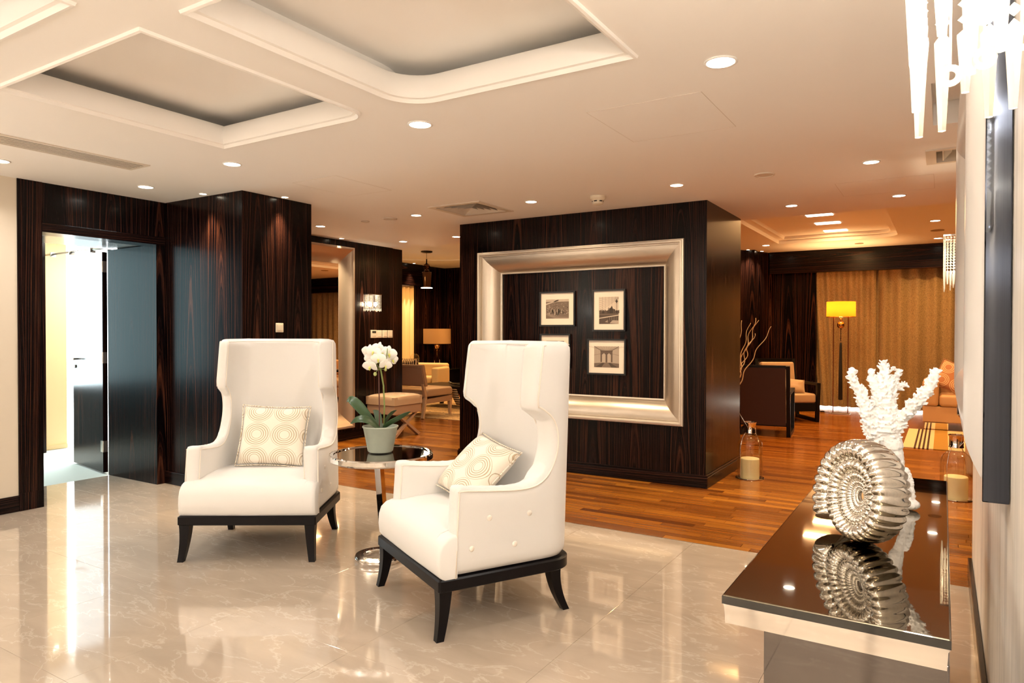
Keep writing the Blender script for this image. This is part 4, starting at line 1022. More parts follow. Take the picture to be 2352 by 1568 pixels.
def sconce(loc, rz, label, power, W_=.26, D_=.17, H_=.30, drops=.07, cols=9, lampx=0, big=1.0, group='crystal wall lights'):
    # local: wall at y=0, projects to -y
    t = thing('crystal_sconce', label, 'wall light', loc, rz, group)
    bm = B(); bw_ = .014
    for q_ in ((-W_/2, W_/2, -D_, -D_+bw_), (-W_/2, W_/2, -bw_, 0), (-W_/2, -W_/2+bw_, -D_+bw_, -bw_), (W_/2-bw_, W_/2, -D_+bw_, -bw_)): box(bm, *q_, H_-.010, H_)
    obj('top_frame', bm, M_chrome, t)
    bm = B(); box(bm, -W_/2*.6, W_/2*.6, -.012, 0, .04, H_-.012, bev=.003); obj('wall_plate', bm, M_chrome, t)
    pos = [(-W_/2+.008+(W_-.016)*k/(cols-1), -D_+.008) for k in range(cols)]
    nd = max(3, int(cols*D_/W_)); pos += [(sx*(W_/2-.008), -D_+.008+(D_-.03)*k/nd) for sx in (-1, 1) for k in range(1, nd+1)]
    step = .0175*big; r = .0080*big
    for i, (x, y) in enumerate(pos):
        n = int((H_-.012-drops)/step); bm = B(); bead_chain(bm, x, y, H_-.012-r, n, step, r)
        obj('bead_strand', bm, M_crystal, t)
        zz_ = H_-.012-n*step; bm = B(); drop(bm, x, y, zz_, drops*(1.0 if i % 2 else .8)*(1+.15*sin(i*1.7)), .0085*big*(1.15 if big > 1.2 else 1)); obj('crystal_drop', bm, M_crystal, t)
    if big > 1.2:
        for x, y, z_ in ((W_/2-.004, -.144, .004), (W_/2-.004, -.106, .020), (W_/2-.004, -.066, .036)):
            bm = B(); P = [(x, y+.0105*cos(a_*pi/8), z_+.0105*sin(a_*pi/8)) for a_ in range(16)]; tube(bm, P, .0045, 8, closed=True); tube(bm, [(x, y, z_+.012), (x, y, .12)], .0016, 6); obj('crystal_ring', bm, M_crystal, t, smooth=True)
    for sx in (-.25, .25):
        bm = B(); sphere(bm, (sx*W_+lampx, -D_*.5, H_*.42), .022, 12, 8, sz=1.4); obj('bulb', bm, M_bulb, t, smooth=True)
        point('sconce_lamp', (sx*W_+lampx, -D_*.5, H_*.42), power/2, (1, .78, .50), .03, t)
    return t
# left wall beyond the mirror (faces +X)
sconce((-6.629, 6.975, 1.69), radians(90), 'small glowing crystal wall light on the dark wall right of the leaning mirror', P_FARSC, W_=.25, D_=.12, H_=.235, drops=.03)
# right pier (faces -X)
sconce((.209, 5.80, 1.72), radians(-90), 'glowing crystal wall light with long drops in front of the gold curtain', P_FARSC, W_=.30, D_=.215, H_=.365, drops=.12, cols=14, big=1.1)
# right wall near the camera
sconce((.149, 1.26, 1.745), radians(-90), 'large blazing crystal wall light cut off at the top right corner', P_NEARSC*2, W_=.30, D_=.195, H_=.42, drops=.16, big=1.5, cols=9)

point('sconce_top_fill', (.05, 1.26, 2.20), 30, (1, .93, .84), .05)  # extra point added above the near sconce to brighten the ceiling
# ------------------------------------------------------------------ right wall mirror
t = thing('wall_mirror_right', 'tall mirror with a wide silvery white frame on the right wall', 'mirror', (.149, 3.35, 1.76)); t.name = 'framed_mirror'
def mirror_frame(t, hw, hh, prof, mat, nm='moulding'):
    # local plane Y-Z, projecting -X; prof: (outset, depth)
    for s in range(4):
        bm = B(); frame_side(bm, hw, hh, prof, s)
        for v in bm.verts: v.co = Vector((v.co.y, v.co.x, v.co.z))
        obj(nm, bm, mat, t, smooth=True, angle=35)
fp = [(0, -.001), (0, -.030)]+[(.30*k/10, -.030-.070*sin(pi*(k/10)**.8)) for k in range(1, 10)]+[(.30, -.045), (.30, -.001)]
M_whiteframe = plain('white_silver_frame', (.78, .74, .70), .3, .25)
mirror_frame(t, .85, .50, fp, M_whiteframe)
obj('mirror_glass', bx(-.022, -.004, -.852, .852, -.502, .502), M_mirror, t)
obj('end_plate', bx(-.060, -.001, -1.163, -1.151, -.80, .80, bev=.003), plain('dark_mirror_end', (.05, .06, .085), .03, 1.0, coat=.5), t)

# ------------------------------------------------------------------ left leaning mirror
t = thing('leaning_mirror', 'tall silver-framed mirror on the dark wall behind the left wing chair', 'mirror', (-6.629, 5.76, 1.335))
def mirror_frame_l(t, hw, hh, prof, mat, nm='moulding'):
    for s in range(4):
        bm = B(); frame_side(bm, hw, hh, prof, s)
        for v in bm.verts: v.co = Vector((-v.co.y, v.co.x, v.co.z))
        obj(nm, bm, mat, t, smooth=True, angle=35)
fp = [(0, -.001), (0, -.012)]+[(.02+.165*(k/8), -.015-.065*(k/8)**1.8) for k in range(9)]+[(.195, -.085), (.215, -.085), (.22, -.078), (.22, -.001)]
mirror_frame_l(t, .65, .955, fp, M_silverleaf)
obj('mirror_glass', bx(.001, .010, -.652, .652, -.957, .957), M_mirror, t)

# ------------------------------------------------------------------ switches
def switch(loc, rz, label, w=.082, h=.082, group=None):
    t = thing('light_switch', label, 'switch', loc, rz, group)
    bm = B(); box(bm, -w/2, w/2, -.011, 0, -h/2, h/2, bev=.004); obj('plate', bm, M_plastic, t)
    bm = B(); vs = box(bm, -w*.33, w*.33, -.016, -.0112, -h*.33, h*.33, bev=.0015); obj('rocker', bm, M_plastic, t)
switch((-5.029, 4.155, 1.445), radians(90), 'single ivory light switch on the side of the dark column above the left chair')
for i, y in enumerate((7.175, 7.285, 7.395)):
    switch((-6.629, y, 1.385), radians(90), ['ivory rocker switch beside the thermostat on the dark wall', 'middle ivory rocker switch right of the thermostat', 'ivory rocker switch farthest right of the thermostat'][i], .098, .105, 'rocker switches by the thermostat')
t = thing('thermostat', 'ivory thermostat with dark display and keys on the dark wall', 'thermostat', (-6.629, 7.06, 1.385), radians(90))
bm = B(); box(bm, -.058, .058, -.018, 0, -.054, .054, bev=.005); obj('case', bm, M_plastic, t)
obj('display', bx(-.036, .036, -.0195, -.0181, .012, .042), M_lcd, t)
for r_ in range(2):
    for c_ in range(4): obj('key', bx(-.036+c_*.02, -.024+c_*.02, -.0205, -.0181, -.018-r_*.018, -.009-r_*.018), plain('key_grey', (.55, .48, .38), .5) if (r_ == 0 and c_ == 0) else bpy.data.materials['key_grey'], t)

# ------------------------------------------------------------------ glass candle lanterns
def lantern():
    t = thing('candle_lantern', '', 'lantern')
    bm = B(); lathe(bm, [(0, 0), (.130, 0), (.134, .004), (.130, .009), (.118, .012), (0, .012)], n=40); obj('tray', bm, M_chrome, t, smooth=True, angle=35)
    bm = B(); lathe(bm, [(0, .0125), (.086, .0125), (.088, .018), (.088, .188), (.083, .194), (.06, .190), (0, .186)], n=32); obj('candle', bm, M_candle, t, smooth=True, angle=35)
    bm = B(); lathe(bm, [(.116, .0125), (.118, .10), (.118, .31), (.112, .345), (.095, .375), (.07, .395), (.052, .41), (.048, .425), (.048, .46)], n=40); obj('glass_bell', bm, M_clear, t, smooth=True)
    bm = B(); lathe(bm, [(0, .540), (.054, .540), (.058, .546), (.062, .542), (.058, .535), (.054, .53), (.053, .45), (.056, .446), (.056, .438), (.050, .436), (0, .436)], n=32); obj('cap', bm, M_chrome, t, smooth=True, angle=40)
    # camera-side vertical wire rods and tilted loop handle
    for s in (-1, 1):
        bm = B(); a = radians(-122 if s < 0 else 58); tube(bm, [(.124*cos(a), .124*sin(a), .006), (.124*cos(a), .124*sin(a), .30), (.10*cos(a), .10*sin(a), .39), (.060*cos(a), .060*sin(a), .445)], .003, 6); obj('wire', bm, M_chrome, t, smooth=True)
    return t
def loop_handle(t, ang, lean):
    bm = B(); P = []
    for k in range(25):
        q = -1+2*k/24; l = .20*(1-abs(q)**2.5)**.6 if abs(q) < 1 else 0
        base = Vector((-sin(ang), cos(ang), 0))*(.060*q); d = Vector((cos(ang)*cos(lean), sin(ang)*cos(lean), sin(lean)))
        P.append(Vector((0, 0, .45))+base+d*l)
    tube(bm, P, .0028, 6); obj('handle', bm, M_chrome, t, smooth=True)
ln = lantern(); ln.location = (-1.585, 6.92, 0); ln['label'] = 'glass bell candle lantern on the timber floor beside the centre block'; ln['group'] = 'candle lanterns'
l2 = dup(ln, (.10, 6.98, 0), 0, 'glass bell candle lantern on the timber floor beyond the right wall end')
loop_handle(ln, radians(200), radians(60)); loop_handle(l2, radians(20), radians(50))

# ------------------------------------------------------------------ curtain and lounge floor lamp
cu_t = thing('gold_curtain', 'wide floor-length gold patterned curtain on the rear lounge wall', 'curtain', (0, 14.0, 0))
def curtain_bm(x0, x1, y, z0, z1, amp, per, gather=0, seed=1):
    bm = B(); R_ = random.Random(seed); n = int((x1-x0)/.03); nz = 10; cols_ = []; ph = 0; xs_ = []
    for i in range(n+1): ph += .03/per*2*pi*R_.uniform(.7, 1.3); xs_.append(ph)
    for i in range(n+1):
        x = x0+(x1-x0)*i/n; c_ = []
        for j in range(nz+1):
            q = j/nz; z = z0+(z1-z0)*q
            xx = x+(.20*(1-q)*max(0, 1-(x-x0)/.9) if gather else 0)
            c_.append(bm.verts.new((xx, y+amp*sin(xs_[i])*(.8+.2*sin(q*3+i*.1))+.3*amp*sin(xs_[i]*.37+q), z)))
        cols_.append(c_)
    for a, b in zip(cols_, cols_[1:]):
        for j in range(nz): bm.faces.new((a[j], b[j], b[j+1], a[j+1]))
    return bm
o = obj('panel', curtain_bm(-2.20, -1.05, .28, .03, 2.56, .05, .20, 1, 3), M_curt, cu_t, smooth=True); o = obj('panel', curtain_bm(-1.06, .2, .30, .03, 2.56, .05, .26, 0, 5), M_curt, cu_t, smooth=True); obj('panel', curtain_bm(.18, 2.7, .29, .03, 2.56, .05, .22, 0, 8), M_curt, cu_t, smooth=True)
struct('window_4', bx(-2.05, 0.6, 14.395, 14.415, .0, .07), M_daystrip)
t = thing('floor_lamp', 'tall floor lamp with glowing amber drum shade before the gold curtain', 'lamp', (-1.52, 13.3, 0))
obj('base', bx(-.16, .16, -.10, .10, 0, .018, bev=.003), M_steel, t)
for s in (-1, 1):
    bm = B(); tube(bm, [(s*.117, 0, .018), (s*.117, 0, 1.72)], .008, 8); obj('rod', bm, plain('dark_copper', (.25, .08, .05), .3, .8) if s < 0 else bpy.data.materials['dark_copper'], t)
bm = B(); box(bm, -.117, .117, -.006, .006, 1.70, 1.715); tube(bm, [(0, 0, 1.71), (0, 0, 1.45), (0, 0, 1.28)], .006, 6); obj('crossbar', bm, M_gold, t)
bm = B(); lathe(bm, [(.232, 1.69), (.232, 1.955)], n=48); obj('shade', bm, M_shadeY, t, smooth=True)
bm = B(); lathe(bm, [(.228, 1.69), (.235, 1.688), (.235, 1.696), (.228, 1.696)], n=48, close=True); obj('shade_rim', bm, M_gold, t, smooth=True)
bm = B(); sphere(bm, (0, 0, 1.55), .062, 20, 14); sphere(bm, (0, 0, 1.65), .022, 12, 8); obj('ball', bm, M_gold, t, smooth=True)
bm = B()
for z, r in ((1.475, .014), (1.44, .01), (1.40, .012), (1.36, .010), (1.32, .014), (1.28, .012)): sphere(bm, (0, 0, z), r, 10, 6)
obj('bead_string', bm, M_darkbrown, t, smooth=True)
bm = B(); lathe(bm, [(0, 1.25), (.016, 1.24), (.020, 1.20), (.030, .70), (.036, .25), (0, .24)], n=16); obj('tassel', bm, M_tassel, t, smooth=True)
bm = B(); sphere(bm, (0, 0, 1.81), .035, 12, 8); obj('bulb', bm, emit('warm_bulb', (1, .75, .35), 8), t, smooth=True)
sl = bpy.data.lights.new('lamp_upglow', 'SPOT'); sl.energy = 60; sl.color = (1, .66, .28); sl.spot_size = radians(110); sl.spot_blend = 1; sl.shadow_soft_size = .04
so = bpy.data.objects.new('lamp_upglow', sl); C.objects.link(so); so.parent = t; so.location = (0, 0, 1.90); so.rotation_euler = (pi, 0, 0)
point('floor_lamp_light', (0, 0, 1.86), 20, (1, .42, .12), .04, t)
bm = B(); tube(bm, [(-2.05, 13.52, .005), (-1.95, 13.6, .005), (-1.80, 13.45, .005), (-1.74, 13.40, .01), (-1.68, 13.32, .006)], .005, 6); box(bm, -1.86, -1.79, 13.43, 13.48, 0, .02, bev=.004); o = obj('lamp_cord', bm, M_black); tag(o, 'black lamp cord with inline switch on the floor left of the floor lamp', 'cord')

# ------------------------------------------------------------------ dark lounge armchairs (right of the block)
def strut(bm, a, b, w, d, yd=0):
    # rectangular bar a->b, w across in-plane, d along X (local)
    a, b = Vector(a), Vector(b); dr = (b-a).normalized(); s = Vector((1, 0, 0)).cross(dr).normalized()*w/2; xx = Vector((d/2, 0, 0))
    loft(bm, [[a-s-xx, a+s-xx, a+s+xx, a-s+xx], [b-s-xx, b+s-xx, b+s+xx, b-s+xx]], caps=True)
def dark_chair():
    # local: back at +y side, faces -y; width .66
    t = thing('lounge_armchair', '', 'armchair'); hw_ = .32
    for s in (-1, 1):
        bm = B(); x = s*hw_
        strut(bm, (x, .33, 0), (x, .52, .97), .055, .05)          # rear raked post
        obj('back_post', bm, M_black, t)
        bm = B(); strut(bm, (x, -.36, .0), (x, -.40, .60), .055, .05); obj('front_leg', bm, M_black, t)
        bm = B(); strut(bm, (x, -.42, .60), (x, .45, .60), .04, .055); obj('armrest', bm, M_black, t)
        bm = B(); strut(bm, (x, -.36, .025), (x, .34, .025), .05, .05); obj('floor_runner', bm, M_black, t)
    for q in ((.31, .37, .14, .19), (-.39, -.34, .17, .30), (.495, .54, .925, .975)): obj('crossrail', bx(-hw_+.025, hw_-.025, *q), M_black, t)
    bm = B(); prism(bm, [(.375, .16), (.41, .16), (.545, .94), (.505, .94)], 0, -hw_+.03, hw_-.03); obj('back_panel', bm, M_darkbrown, t)
    bm = B(); box(bm, -hw_+.03, hw_-.03, -.38, .35, .17, .30, bev=.01); obj('seat_box', bm, M_taupe, t)
    bm = B(); box(bm, -hw_+.03, hw_-.03, -.40, .33, .302, .45, bev=.035, seg=4); obj('seat_cushion', bm, M_tan, t, smooth=True)
    bm = B(); vs = box(bm, -hw_+.035, hw_-.035, -.05, .05, -.25, .25, bev=.03, seg=4); o = obj('back_cushion', bm, M_tan, t, smooth=True, loc=(0, .395, .67), rot=(radians(-11), 0, 0))
    return t
dc = dark_chair(); dc['label'] = 'dark-framed lounge armchair with its plain brown back to the camera'; dc['group'] = 'dark-framed lounge armchairs'
dc.location = (-2.12, 10.22, 0); dc.rotation_euler = (0, 0, radians(180+6))
d2 = dup(dc, (-2.16, 12.0, 0), radians(34), 'dark-framed lounge armchair facing forward beside the floor lamp')
cushion((-2.05, 11.80, .56), radians(34), -.5, .15, .40, .26, .14, M_tan, 'tan satin lumbar cushion in the forward-facing dark armchair')
# vase of branches behind the block
t = thing('branch_vase', 'tall pale curly branches rising beside the centre block', 'branches', (-2.09, 8.2, 0))
bm = B(); lathe(bm, [(0, 0), (.10, 0), (.11, .02), (.09, .35), (.07, .62), (.08, .70), (.07, .70), (.06, .62), (0, .60)], n=28); obj('vase', bm, M_black, t, smooth=True)
for i, (dx, top, wv) in enumerate(((.46, 1.48, .012), (.30, 1.55, .02), (.27, 1.575, .022), (.12, 1.55, .01), (.2, 1.52, .012), (.24, 1.40, .02), (.05, 1.5, .015))):
    R_ = random.Random(i); n = 34; P = []
    for k in range(n+1):
        q = k/n; z = .55+(top-.55)*q; x = dx*(q**1.3)
        P.append((x+wv*sin(q*24+i*2)*min(1, q*3), (i-3)*.02*q+wv*cos(q*21+i)*min(1, q*3), z))
    bm = B(); tube(bm, P, [.008*(1-.6*k/n) for k in range(n+1)], 6); obj('branch', bm, M_twig, t, smooth=True)
t = thing('lounge_side_piece', 'partly hidden tan seat edge with metal arm left of the brown-backed armchair', 'seat', (-2.75, 10.3, 0)); t.name = 'lounge_stool'
bm = B(); box(bm, -.2, .2, -.3, .3, .30, .46, bev=.04, seg=4); obj('seat_cushion', bm, M_tan, t, smooth=True)
bm = B(); box(bm, -.2, .2, -.3, .3, .12, .295, bev=.01); obj('seat_box', bm, M_taupe, t)
for sx in (-.17, .17):
    for sy in (-.27, .27): obj('leg', bx(sx-.02, sx+.02, sy-.02, sy+.02, 0, .12), M_black, t)
bm = B(); tube(bm, [(.2, -.25, .46), (.2, -.25, .64), (.2, .25, .64), (.2, .25, .46)], .012, 8); obj('arm', bm, M_steel, t, smooth=True)

# ------------------------------------------------------------------ sofa, rug, side table on the right
t = thing('sofa', 'tan leather sofa partly hidden behind the right wall end', 'sofa', (.75, 12.2, 0))
# faces -Y; local origin at centre
bm = B(); box(bm, -1.0, 1.3, -.40, .42, .115, .345, bev=.01); obj('base', bm, M_sofa, t)
bm = B(); box(bm, -1.01, -.80, -.42, .45, .345, .72, bev=.05, seg=5); obj('arm', bm, M_sofa, t, smooth=True)
bm = B(); box(bm, 1.1, 1.31, -.42, .45, .345, .72, bev=.05, seg=5); obj('arm', bm, M_sofa, t, smooth=True)
for x0 in (-.795, .155):
    bm = B(); box(bm, x0, x0+.945, -.43, .22, .347, .515, bev=.045, seg=5); obj('seat_cushion', bm, M_sofa, t, smooth=True)
for x0 in (-.795, .155):
    bm = B(); box(bm, x0, x0+.945, .22, .42, .40, .80, bev=.05, seg=5); obj('back_cushion', bm, M_sofa, t, smooth=True)
for x0 in (-.98, .95): obj('metal_foot', bx(x0, x0+.30, -.40, .40, 0.0, .11, bev=.003), M_chrome, t)
cushion((.06+.06, 12.05, .76), radians(0), -.35, .42, .44, .44, .14, M_paisley, 'rust cushion with cream medallion print on the sofa')
t = thing('striped_rug', 'cream and mustard rug with dark stripes before the sofa', 'rug', (0, 0, 0)); t.location = (-.42, 9.79, 0)
segs = [(0, .105, M_rugcream)]
xk = 0
obj('rug_field', bx(0, .12, 0, 1.95, .001, .010), M_rugcream, t)
for k in range(4):
    obj('stripe', bx(.12+k*.045, .142+k*.045, 0, 1.95, .001, .0105), M_rugdark, t)
    if k < 3: obj('rug_field', bx(.142+k*.045, .165+k*.045, 0, 1.95, .001, .010), M_rugcream, t)
obj('rug_field', bx(.277, .325, 0, 1.95, .001, .010), M_rugcream, t); obj('mustard_band', bx(.325, .48, 0, 1.95, .001, .010), M_rugmust, t); obj('rug_field', bx(.48, 1.6, 0, 1.95, .001, .010), M_rugcream, t)
t = thing('occasional_table', 'small table with dark top and slanted chrome legs behind the right lantern', 'table', (.42, 9.4, 0))
obj('tabletop', bx(-.28, .28, -.25, .25, .51, .58, bev=.003), M_black, t); obj('metal_rim', bx(-.285, .285, -.255, .255, .495, .509), M_chrome, t)
for s in (-1, 1):
    for q in (-.24, .24):
        bm = B(); tube(bm, [(-.27*s, q, .495), (.12*s, q, .006)], .007, 6); obj('leg', bm, M_chrome, t)
t = thing('pouffe', 'tan leather pouffe edge behind the right lantern', 'stool', (.42, 8.35, 0))
bm = B(); box(bm, -.22, .25, -.25, .25, .02, .42, bev=.03, seg=4); obj('body', bm, M_sofa, t, smooth=True)
bm = B(); box(bm, -.18, .2, -.2, .2, 0, .02); obj('foot', bm, M_black, t)

# ------------------------------------------------------------------ left lounge group
# crossed-leg stool against the mirror wall
t = thing('crossed_leg_stool', 'tufted tan stool on crossed legs against the dark wall', 'stool', (-6.37, 7.20, 0))
a_, b_ = .245, .275
bm = B(); box(bm, -a_, a_, -b_, b_, .315, .435, bev=.006); obj('seat_box', bm, M_taupe, t)
bm = B(); n = 24; top = []
def tuft(x, y):
    h = .575-.02*((x/a_)**6+(y/b_)**6)
    d = 1
    for i in range(3):
        for j in range(3):
            d = min(d, sqrt((x-(-.14+.14*i))**2+(y-(-.16+.16*j))**2))
    return h-.030*exp(-(d/.03)**2)-.004*exp(-(min(abs((x+.14*1.5) % .14-.07)*0+1, 1)))
g = [[bm.verts.new((-a_-.006+(2*a_+.012)*i/n, -b_-.006+(2*b_+.012)*j/n, tuft(-a_+2*a_*i/n, -b_+2*b_*j/n))) for j in range(n+1)] for i in range(n+1)]
for i in range(n):
    for j in range(n): bm.faces.new((g[i][j], g[i+1][j], g[i+1][j+1], g[i][j+1]))
def skirt(loop):
    prev = loop
    for dz, o_ in ((.545, .004), (.50, .010), (.45, .006), (.437, -.004)):
        cur = [bm.verts.new((v.co.x*(1+o_/a_) if prev is loop else v.co.x, v.co.y*(1+o_/b_) if prev is loop else v.co.y, dz)) for v in prev]
        for k in range(len(cur)): bm.faces.new((prev[k], prev[(k+1) % len(cur)], cur[(k+1) % len(cur)], cur[k]))
        prev = cur
    bm.faces.new(prev)
skirt([g[i][0] for i in range(n)]+[g[n][j] for j in range(n)]+[g[i][n] for i in range(n, 0, -1)]+[g[0][j] for j in range(n, 0, -1)])
obj('tufted_cushion', bm, M_tan, t, smooth=True, angle=50)
for s in (-1, 1):
    for q in (-1, 1):
        bm = B(); strut(bm, (s*(a_-.035), -q*.19, .32), (s*(a_-.035), q*.25, .0), .062, .05+.004*q)
        for v in bm.verts:
            if v.co.z < .02: v.co.z = 0
            if v.co.z > .28: v.co.z = .315
        obj('leg', bm, M_taupe, t)
# slipper chair with its back to the camera
t = thing('slipper_chair', 'taupe leather low chair with nailheads, its back to the camera', 'chair', (-7.50, 9.18, .0065))
# local: right side at +.33, back at -y
for s in (-1, 1):
    bm = B(); strut(bm, (s*.31, -.37, 0), (s*.31, -.30, .34), .045, .045); strut(bm, (s*.31, -.30, .34), (s*.31, -.36, .56), .05, .045); obj('rear_leg', bm, M_pale, t)
    bm = B(); loft(bm, [[(s*.31-.03, .33, .26), (s*.31+.03, .33, .26), (s*.31+.03, .39, .26), (s*.31-.03, .39, .26)], [(s*.31-.018, .345, 0), (s*.31+.018, .345, 0), (s*.31+.018, .38, 0), (s*.31-.018, .38, 0)]], caps=True); obj('front_leg', bm, M_pale, t)
bm = B(); prism(bm, [(-.36, .52), (-.27, .52), (-.36, .875), (-.45, .875)], 0, -.35, .35); bmesh.ops.bevel(bm, geom=bm.edges[:], offset=.012, segments=2, affect='EDGES'); obj('backrest', bm, M_taupe, t, smooth=True, angle=40)
bm = B(); prism(bm, [(-.30, .235), (.40, .235), (.40, .335), (-.30, .30)], 0, -.335, .335); obj('seat_frame', bm, M_taupe, t)
bm = B(); vs = box(bm, -.34, .34, -.28, .42, .34, .47, bev=.045, seg=5)
for v in bm.verts: v.co.z += .03*(1-((v.co.y-.07)/.36)**2) if v.co.z > .4 else 0
obj('seat_cushion', bm, M_tan, t, smooth=True)
bm = B()
for r_ in range(3):
    for k in range(22): sphere(bm, (-.32+k*.0305, -.4535+.0035*r_, .862-.014*r_), .0045, 5, 4)
o = obj('nailheads', bm, M_steel, t); o['kind'] = 'stuff'
cushion((-7.72, 9.05, .77), 0, .25, 0, .55, .42, .14, M_zebra, 'black and cream zebra-striped cushion peeping over the low chair back')
t = thing('striped_throw', 'black and cream striped throw hanging off the low chair front', 'throw', (-7.18, 9.66, .0))
bm = B(); loft(bm, [[(-.16, -.02, .44), (.03, -.02, .44)], [(-.14, .02, .43), (.04, .02, .42)], [(-.08, .06, .28), (.07, .055, .27)], [(-.02, .10, .14), (.10, .09, .13)]], closed_loop=False); o = obj('cloth', bm, M_throw, t, smooth=True); m = o.modifiers.new('s', 'SOLIDIFY'); m.thickness = .008
# rug with thin dark lines
o = obj('line_rug', bx(-10.0, -5.9, 8.98, 12.2, .0005, .006), M_ruglines); tag(o, 'tan rug with irregular thin dark lines under the left lounge seats', 'rug')
# cream club armchairs
def club():
    t = thing('club_armchair', '', 'armchair')
    bm = B(); box(bm, -.38, .38, -.35, .38, .10, .36, bev=.02); obj('base', bm, M_beigef, t)
    for s in (-1, 1):
        bm = B(); box(bm, s*.40-.075, s*.40+.075, -.37, .30, .10, .68, bev=.04, seg=4); obj('arm', bm, M_beigef, t, smooth=True)
    bm = B(); box(bm, -.42, .42, .25, .42, .20, .75, bev=.05, seg=4); obj('backrest', bm, M_beigef, t, smooth=True)
    bm = B(); box(bm, -.32, .32, -.38, .25, .36, .48, bev=.035, seg=4); obj('seat_cushion', bm, M_beigef, t, smooth=True)
    for sx in (-.36, .36):
        for sy in (-.30, .34): obj('foot', bx(sx-.025, sx+.025, sy-.025, sy+.025, 0, .10), M_black, t)
    return t
c1 = club(); c1['label'] = 'cream club armchair behind the taupe low chair'; c1['group'] = 'cream club armchairs'; c1.location = (-9.33, 11.47, .0065); c1.rotation_euler = (0, 0, radians(15))
dup(c1, (-8.38, 12.75, 0), radians(-20), 'cream club armchair farthest back, half hidden by the right wing chair')
# coffee table with leaf bowl
t = thing('coffee_table', 'low glossy black coffee table behind the taupe low chair', 'table', (-7.95, 10.45, .0065))
obj('tabletop', bx(-.55, .62, -.30, .55, .36, .42, bev=.004), M_black, t)
for sx in (-.5, .57):
    for sy in (-.25, .5): obj('leg', bx(sx-.03, sx+.03, sy-.03, sy+.03, 0, .36), M_black, t)
obj('metal_edge', bx(.55, .66, -.31, -.301, .375, .40), M_chrome, t)
bm = B(); rows_ = []
for i in range(9):
    q = -1+2*i/8; w_ = .09*(1-q*q)**.5+.002; rows_.append([(q*.26, -w_, .055*q*q+.04*abs(1)), (q*.26, 0, .02+.13*q**4*.6), (q*.26, w_, .055*q*q+.04)])
loft(bm, rows_, closed_loop=False); o = obj('leaf_bowl', bm, plain('dark_silver', (.2, .19, .16), .25, 1.0), smooth=True, loc=(-7.52, 10.35, .4165), rot=(0, 0, .6)); m = o.modifiers.new('s', 'SOLIDIFY'); m.thickness = .006; tag(o, 'dark silver leaf-shaped bowl on the black coffee table', 'bowl')
# glass-topped end table, lamp, glass dome
t = thing('end_table', 'dark end table with a glass top under the beige table lamp', 'table', (-9.72, 12.65, 0))
obj('glass_top', bx(-.36, .42, -.38, .36, .585, .60, bev=.003), M_blackglass, t); obj('cabinet', bx(-.30, .36, -.32, .30, .08, .584, bev=.004), M_black, t); obj('drawer_front', bx(-.28, .34, -.328, -.321, .36, .56), plain('olive_panel', (.10, .09, .05), .4), t); obj('plinth', bx(-.28, .34, -.30, .28, 0, .08), M_black, t)
t = thing('table_lamp', 'table lamp with unlit beige drum shade on the dark end table', 'lamp', (-9.86, 12.6, .6005))
obj('base', bx(-.10, .10, -.07, .07, 0, .012, bev=.002), M_chrome, t)
for s in (-1, 1):
    bm = B(); tube(bm, [(s*.075, 0, .012), (s*.075, 0, .60)], .006, 8); obj('rod', bm, M_chrome, t)
bm = B(); sphere(bm, (0, 0, .475), .060, 18, 12); sphere(bm, (0, 0, .395), .018, 10, 6); tube(bm, [(0, 0, .38), (0, 0, .25)], .004, 6); tube(bm, [(0, 0, .53), (0, 0, .62)], .006, 6); obj('ball', bm, M_gold, t, smooth=True)
bm = B(); lathe(bm, [(.315, .555), (.315, .895)], n=40); obj('shade', bm, M_shadeB, t, smooth=True)
bm = B(); box(bm, -.08, .08, -.004, .004, .595, .605); obj('crossbar', bm, M_chrome, t)
t = thing('pedestal_table', 'slim dark pedestal carrying the glass dome near the cream alcove', 'table', (-10.02, 12.0, .0065))
bm = B(); lathe(bm, [(0, 0), (.13, 0), (.13, .015), (.02, .03), (.02, .70), (.16, .71), (.16, .73), (0, .73)], n=28); obj('stand', bm, M_black, t, smooth=True, angle=35)
t = thing('glass_dome', 'small clear glass dome lit inside near the cream alcove', 'ornament', (-10.02, 12.0, .7375))
bm = B(); lathe(bm, [(.10, 0), (.105, .05), (.105, .10), (.09, .16), (.05, .195), (0, .205)], n=28); obj('bell', bm, M_clear, t, smooth=True)
bm = B(); lathe(bm, [(0, 0), (.115, 0), (.115, .012), (0, .012)], n=28); obj('base', bm, M_gold, t)
bm = B()
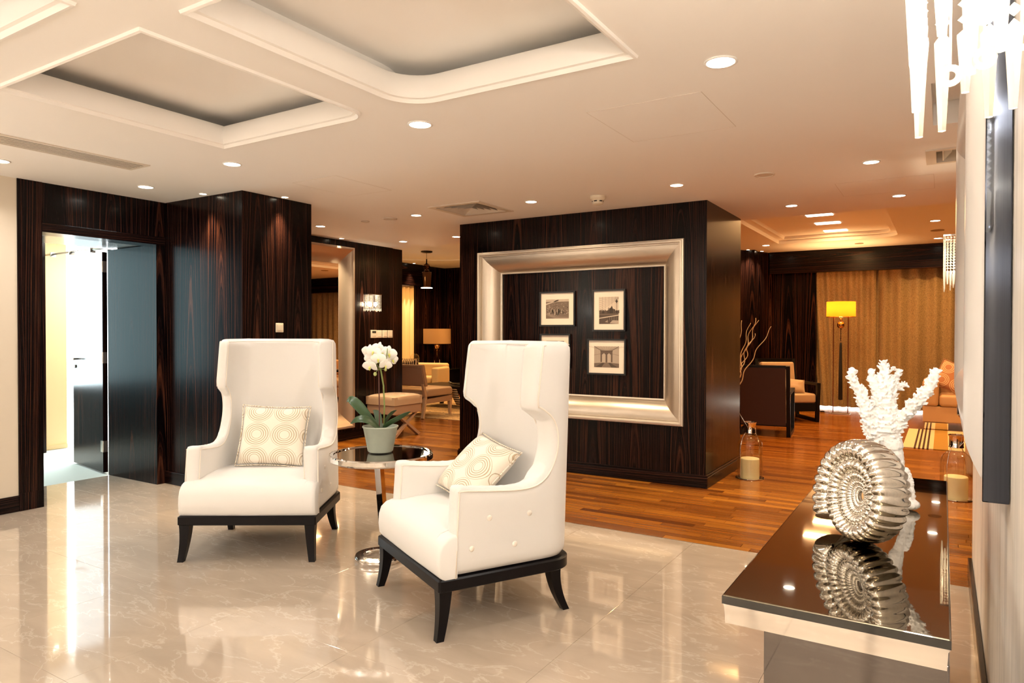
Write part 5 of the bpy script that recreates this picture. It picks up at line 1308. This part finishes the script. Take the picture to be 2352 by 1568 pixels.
for k in range(7): sphere(bm, (.04*cos(k*2.1), .04*sin(k*2.1), .03+.008*k), .018, 8, 6)
obj('gilt_balls', bm, M_gold, t, smooth=True)
t = thing('alcove_curtain', 'cream drape hanging in the alcove left of the table lamp', 'curtain', (-10.30, 11.0, 0))
bm = B(); 
cols_ = []
for i in range(54):
    y = .2+1.12*i/53; x = .020*sin(i*.9)
    cols_.append([bm.verts.new((x, y, .01)), bm.verts.new((x, y, 1.3)), bm.verts.new((x, y, 2.469))])
for a, b in zip(cols_, cols_[1:]):
    for j in range(2): bm.faces.new((a[j], b[j], b[j+1], a[j+1]))
obj('panel', bm, M_creamcurt, t, smooth=True)
# pendant
t = thing('pendant_lamp', 'slim dark pendant lamp with a glass cylinder left of the centre block', 'lamp', (-8.39, 10.4, 2.96))
bm = B(); lathe(bm, [(0, 0), (.11, 0), (.11, -.02), (.09, -.028), (0, -.03)], n=32); obj('ceiling_rose', bm, M_black, t, smooth=True, angle=35)
bm = B(); tube(bm, [(0, 0, -.03), (0, 0, -.16)], .0035, 6); tube(bm, [(0, 0, -.15), (0, 0, -.24)], .012, 8); obj('cord', bm, M_black, t)
M_smoke = plain('smoked_metal', (.12, .07, .05), .12, 1.0)
bm = B(); lathe(bm, [(0, -.22), (.02, -.23), (.055, -.26), (.065, -.29), (.05, -.32), (.022, -.335), (.03, -.35), (.05, -.365), (.05, -.38), (.02, -.40), (0, -.40)], n=28); obj('finial', bm, M_smoke, t, smooth=True)
bm = B(); lathe(bm, [(.025, -.39), (.085, -.40), (.088, -.41), (.088, -.68), (.092, -.695)], n=32); o = obj('cylinder_shade', bm, M_smoke, t, smooth=True); m = o.modifiers.new('s', 'SOLIDIFY'); m.thickness = .003
bm = B(); lathe(bm, [(0, -.689), (.082, -.690), (.11, -.697), (.11, -.703), (0, -.703)], n=32); obj('diffuser', bm, M_lampR, t)
point('pendant_light', (0, 0, -.78), 14, (1, .68, .32), .05, t)
# fill point added near the pendant to warm the rear ceiling
point('lounge_ceiling_fill', (-8.4, 10.4, 2.55), 6, (1, .68, .32), .1)
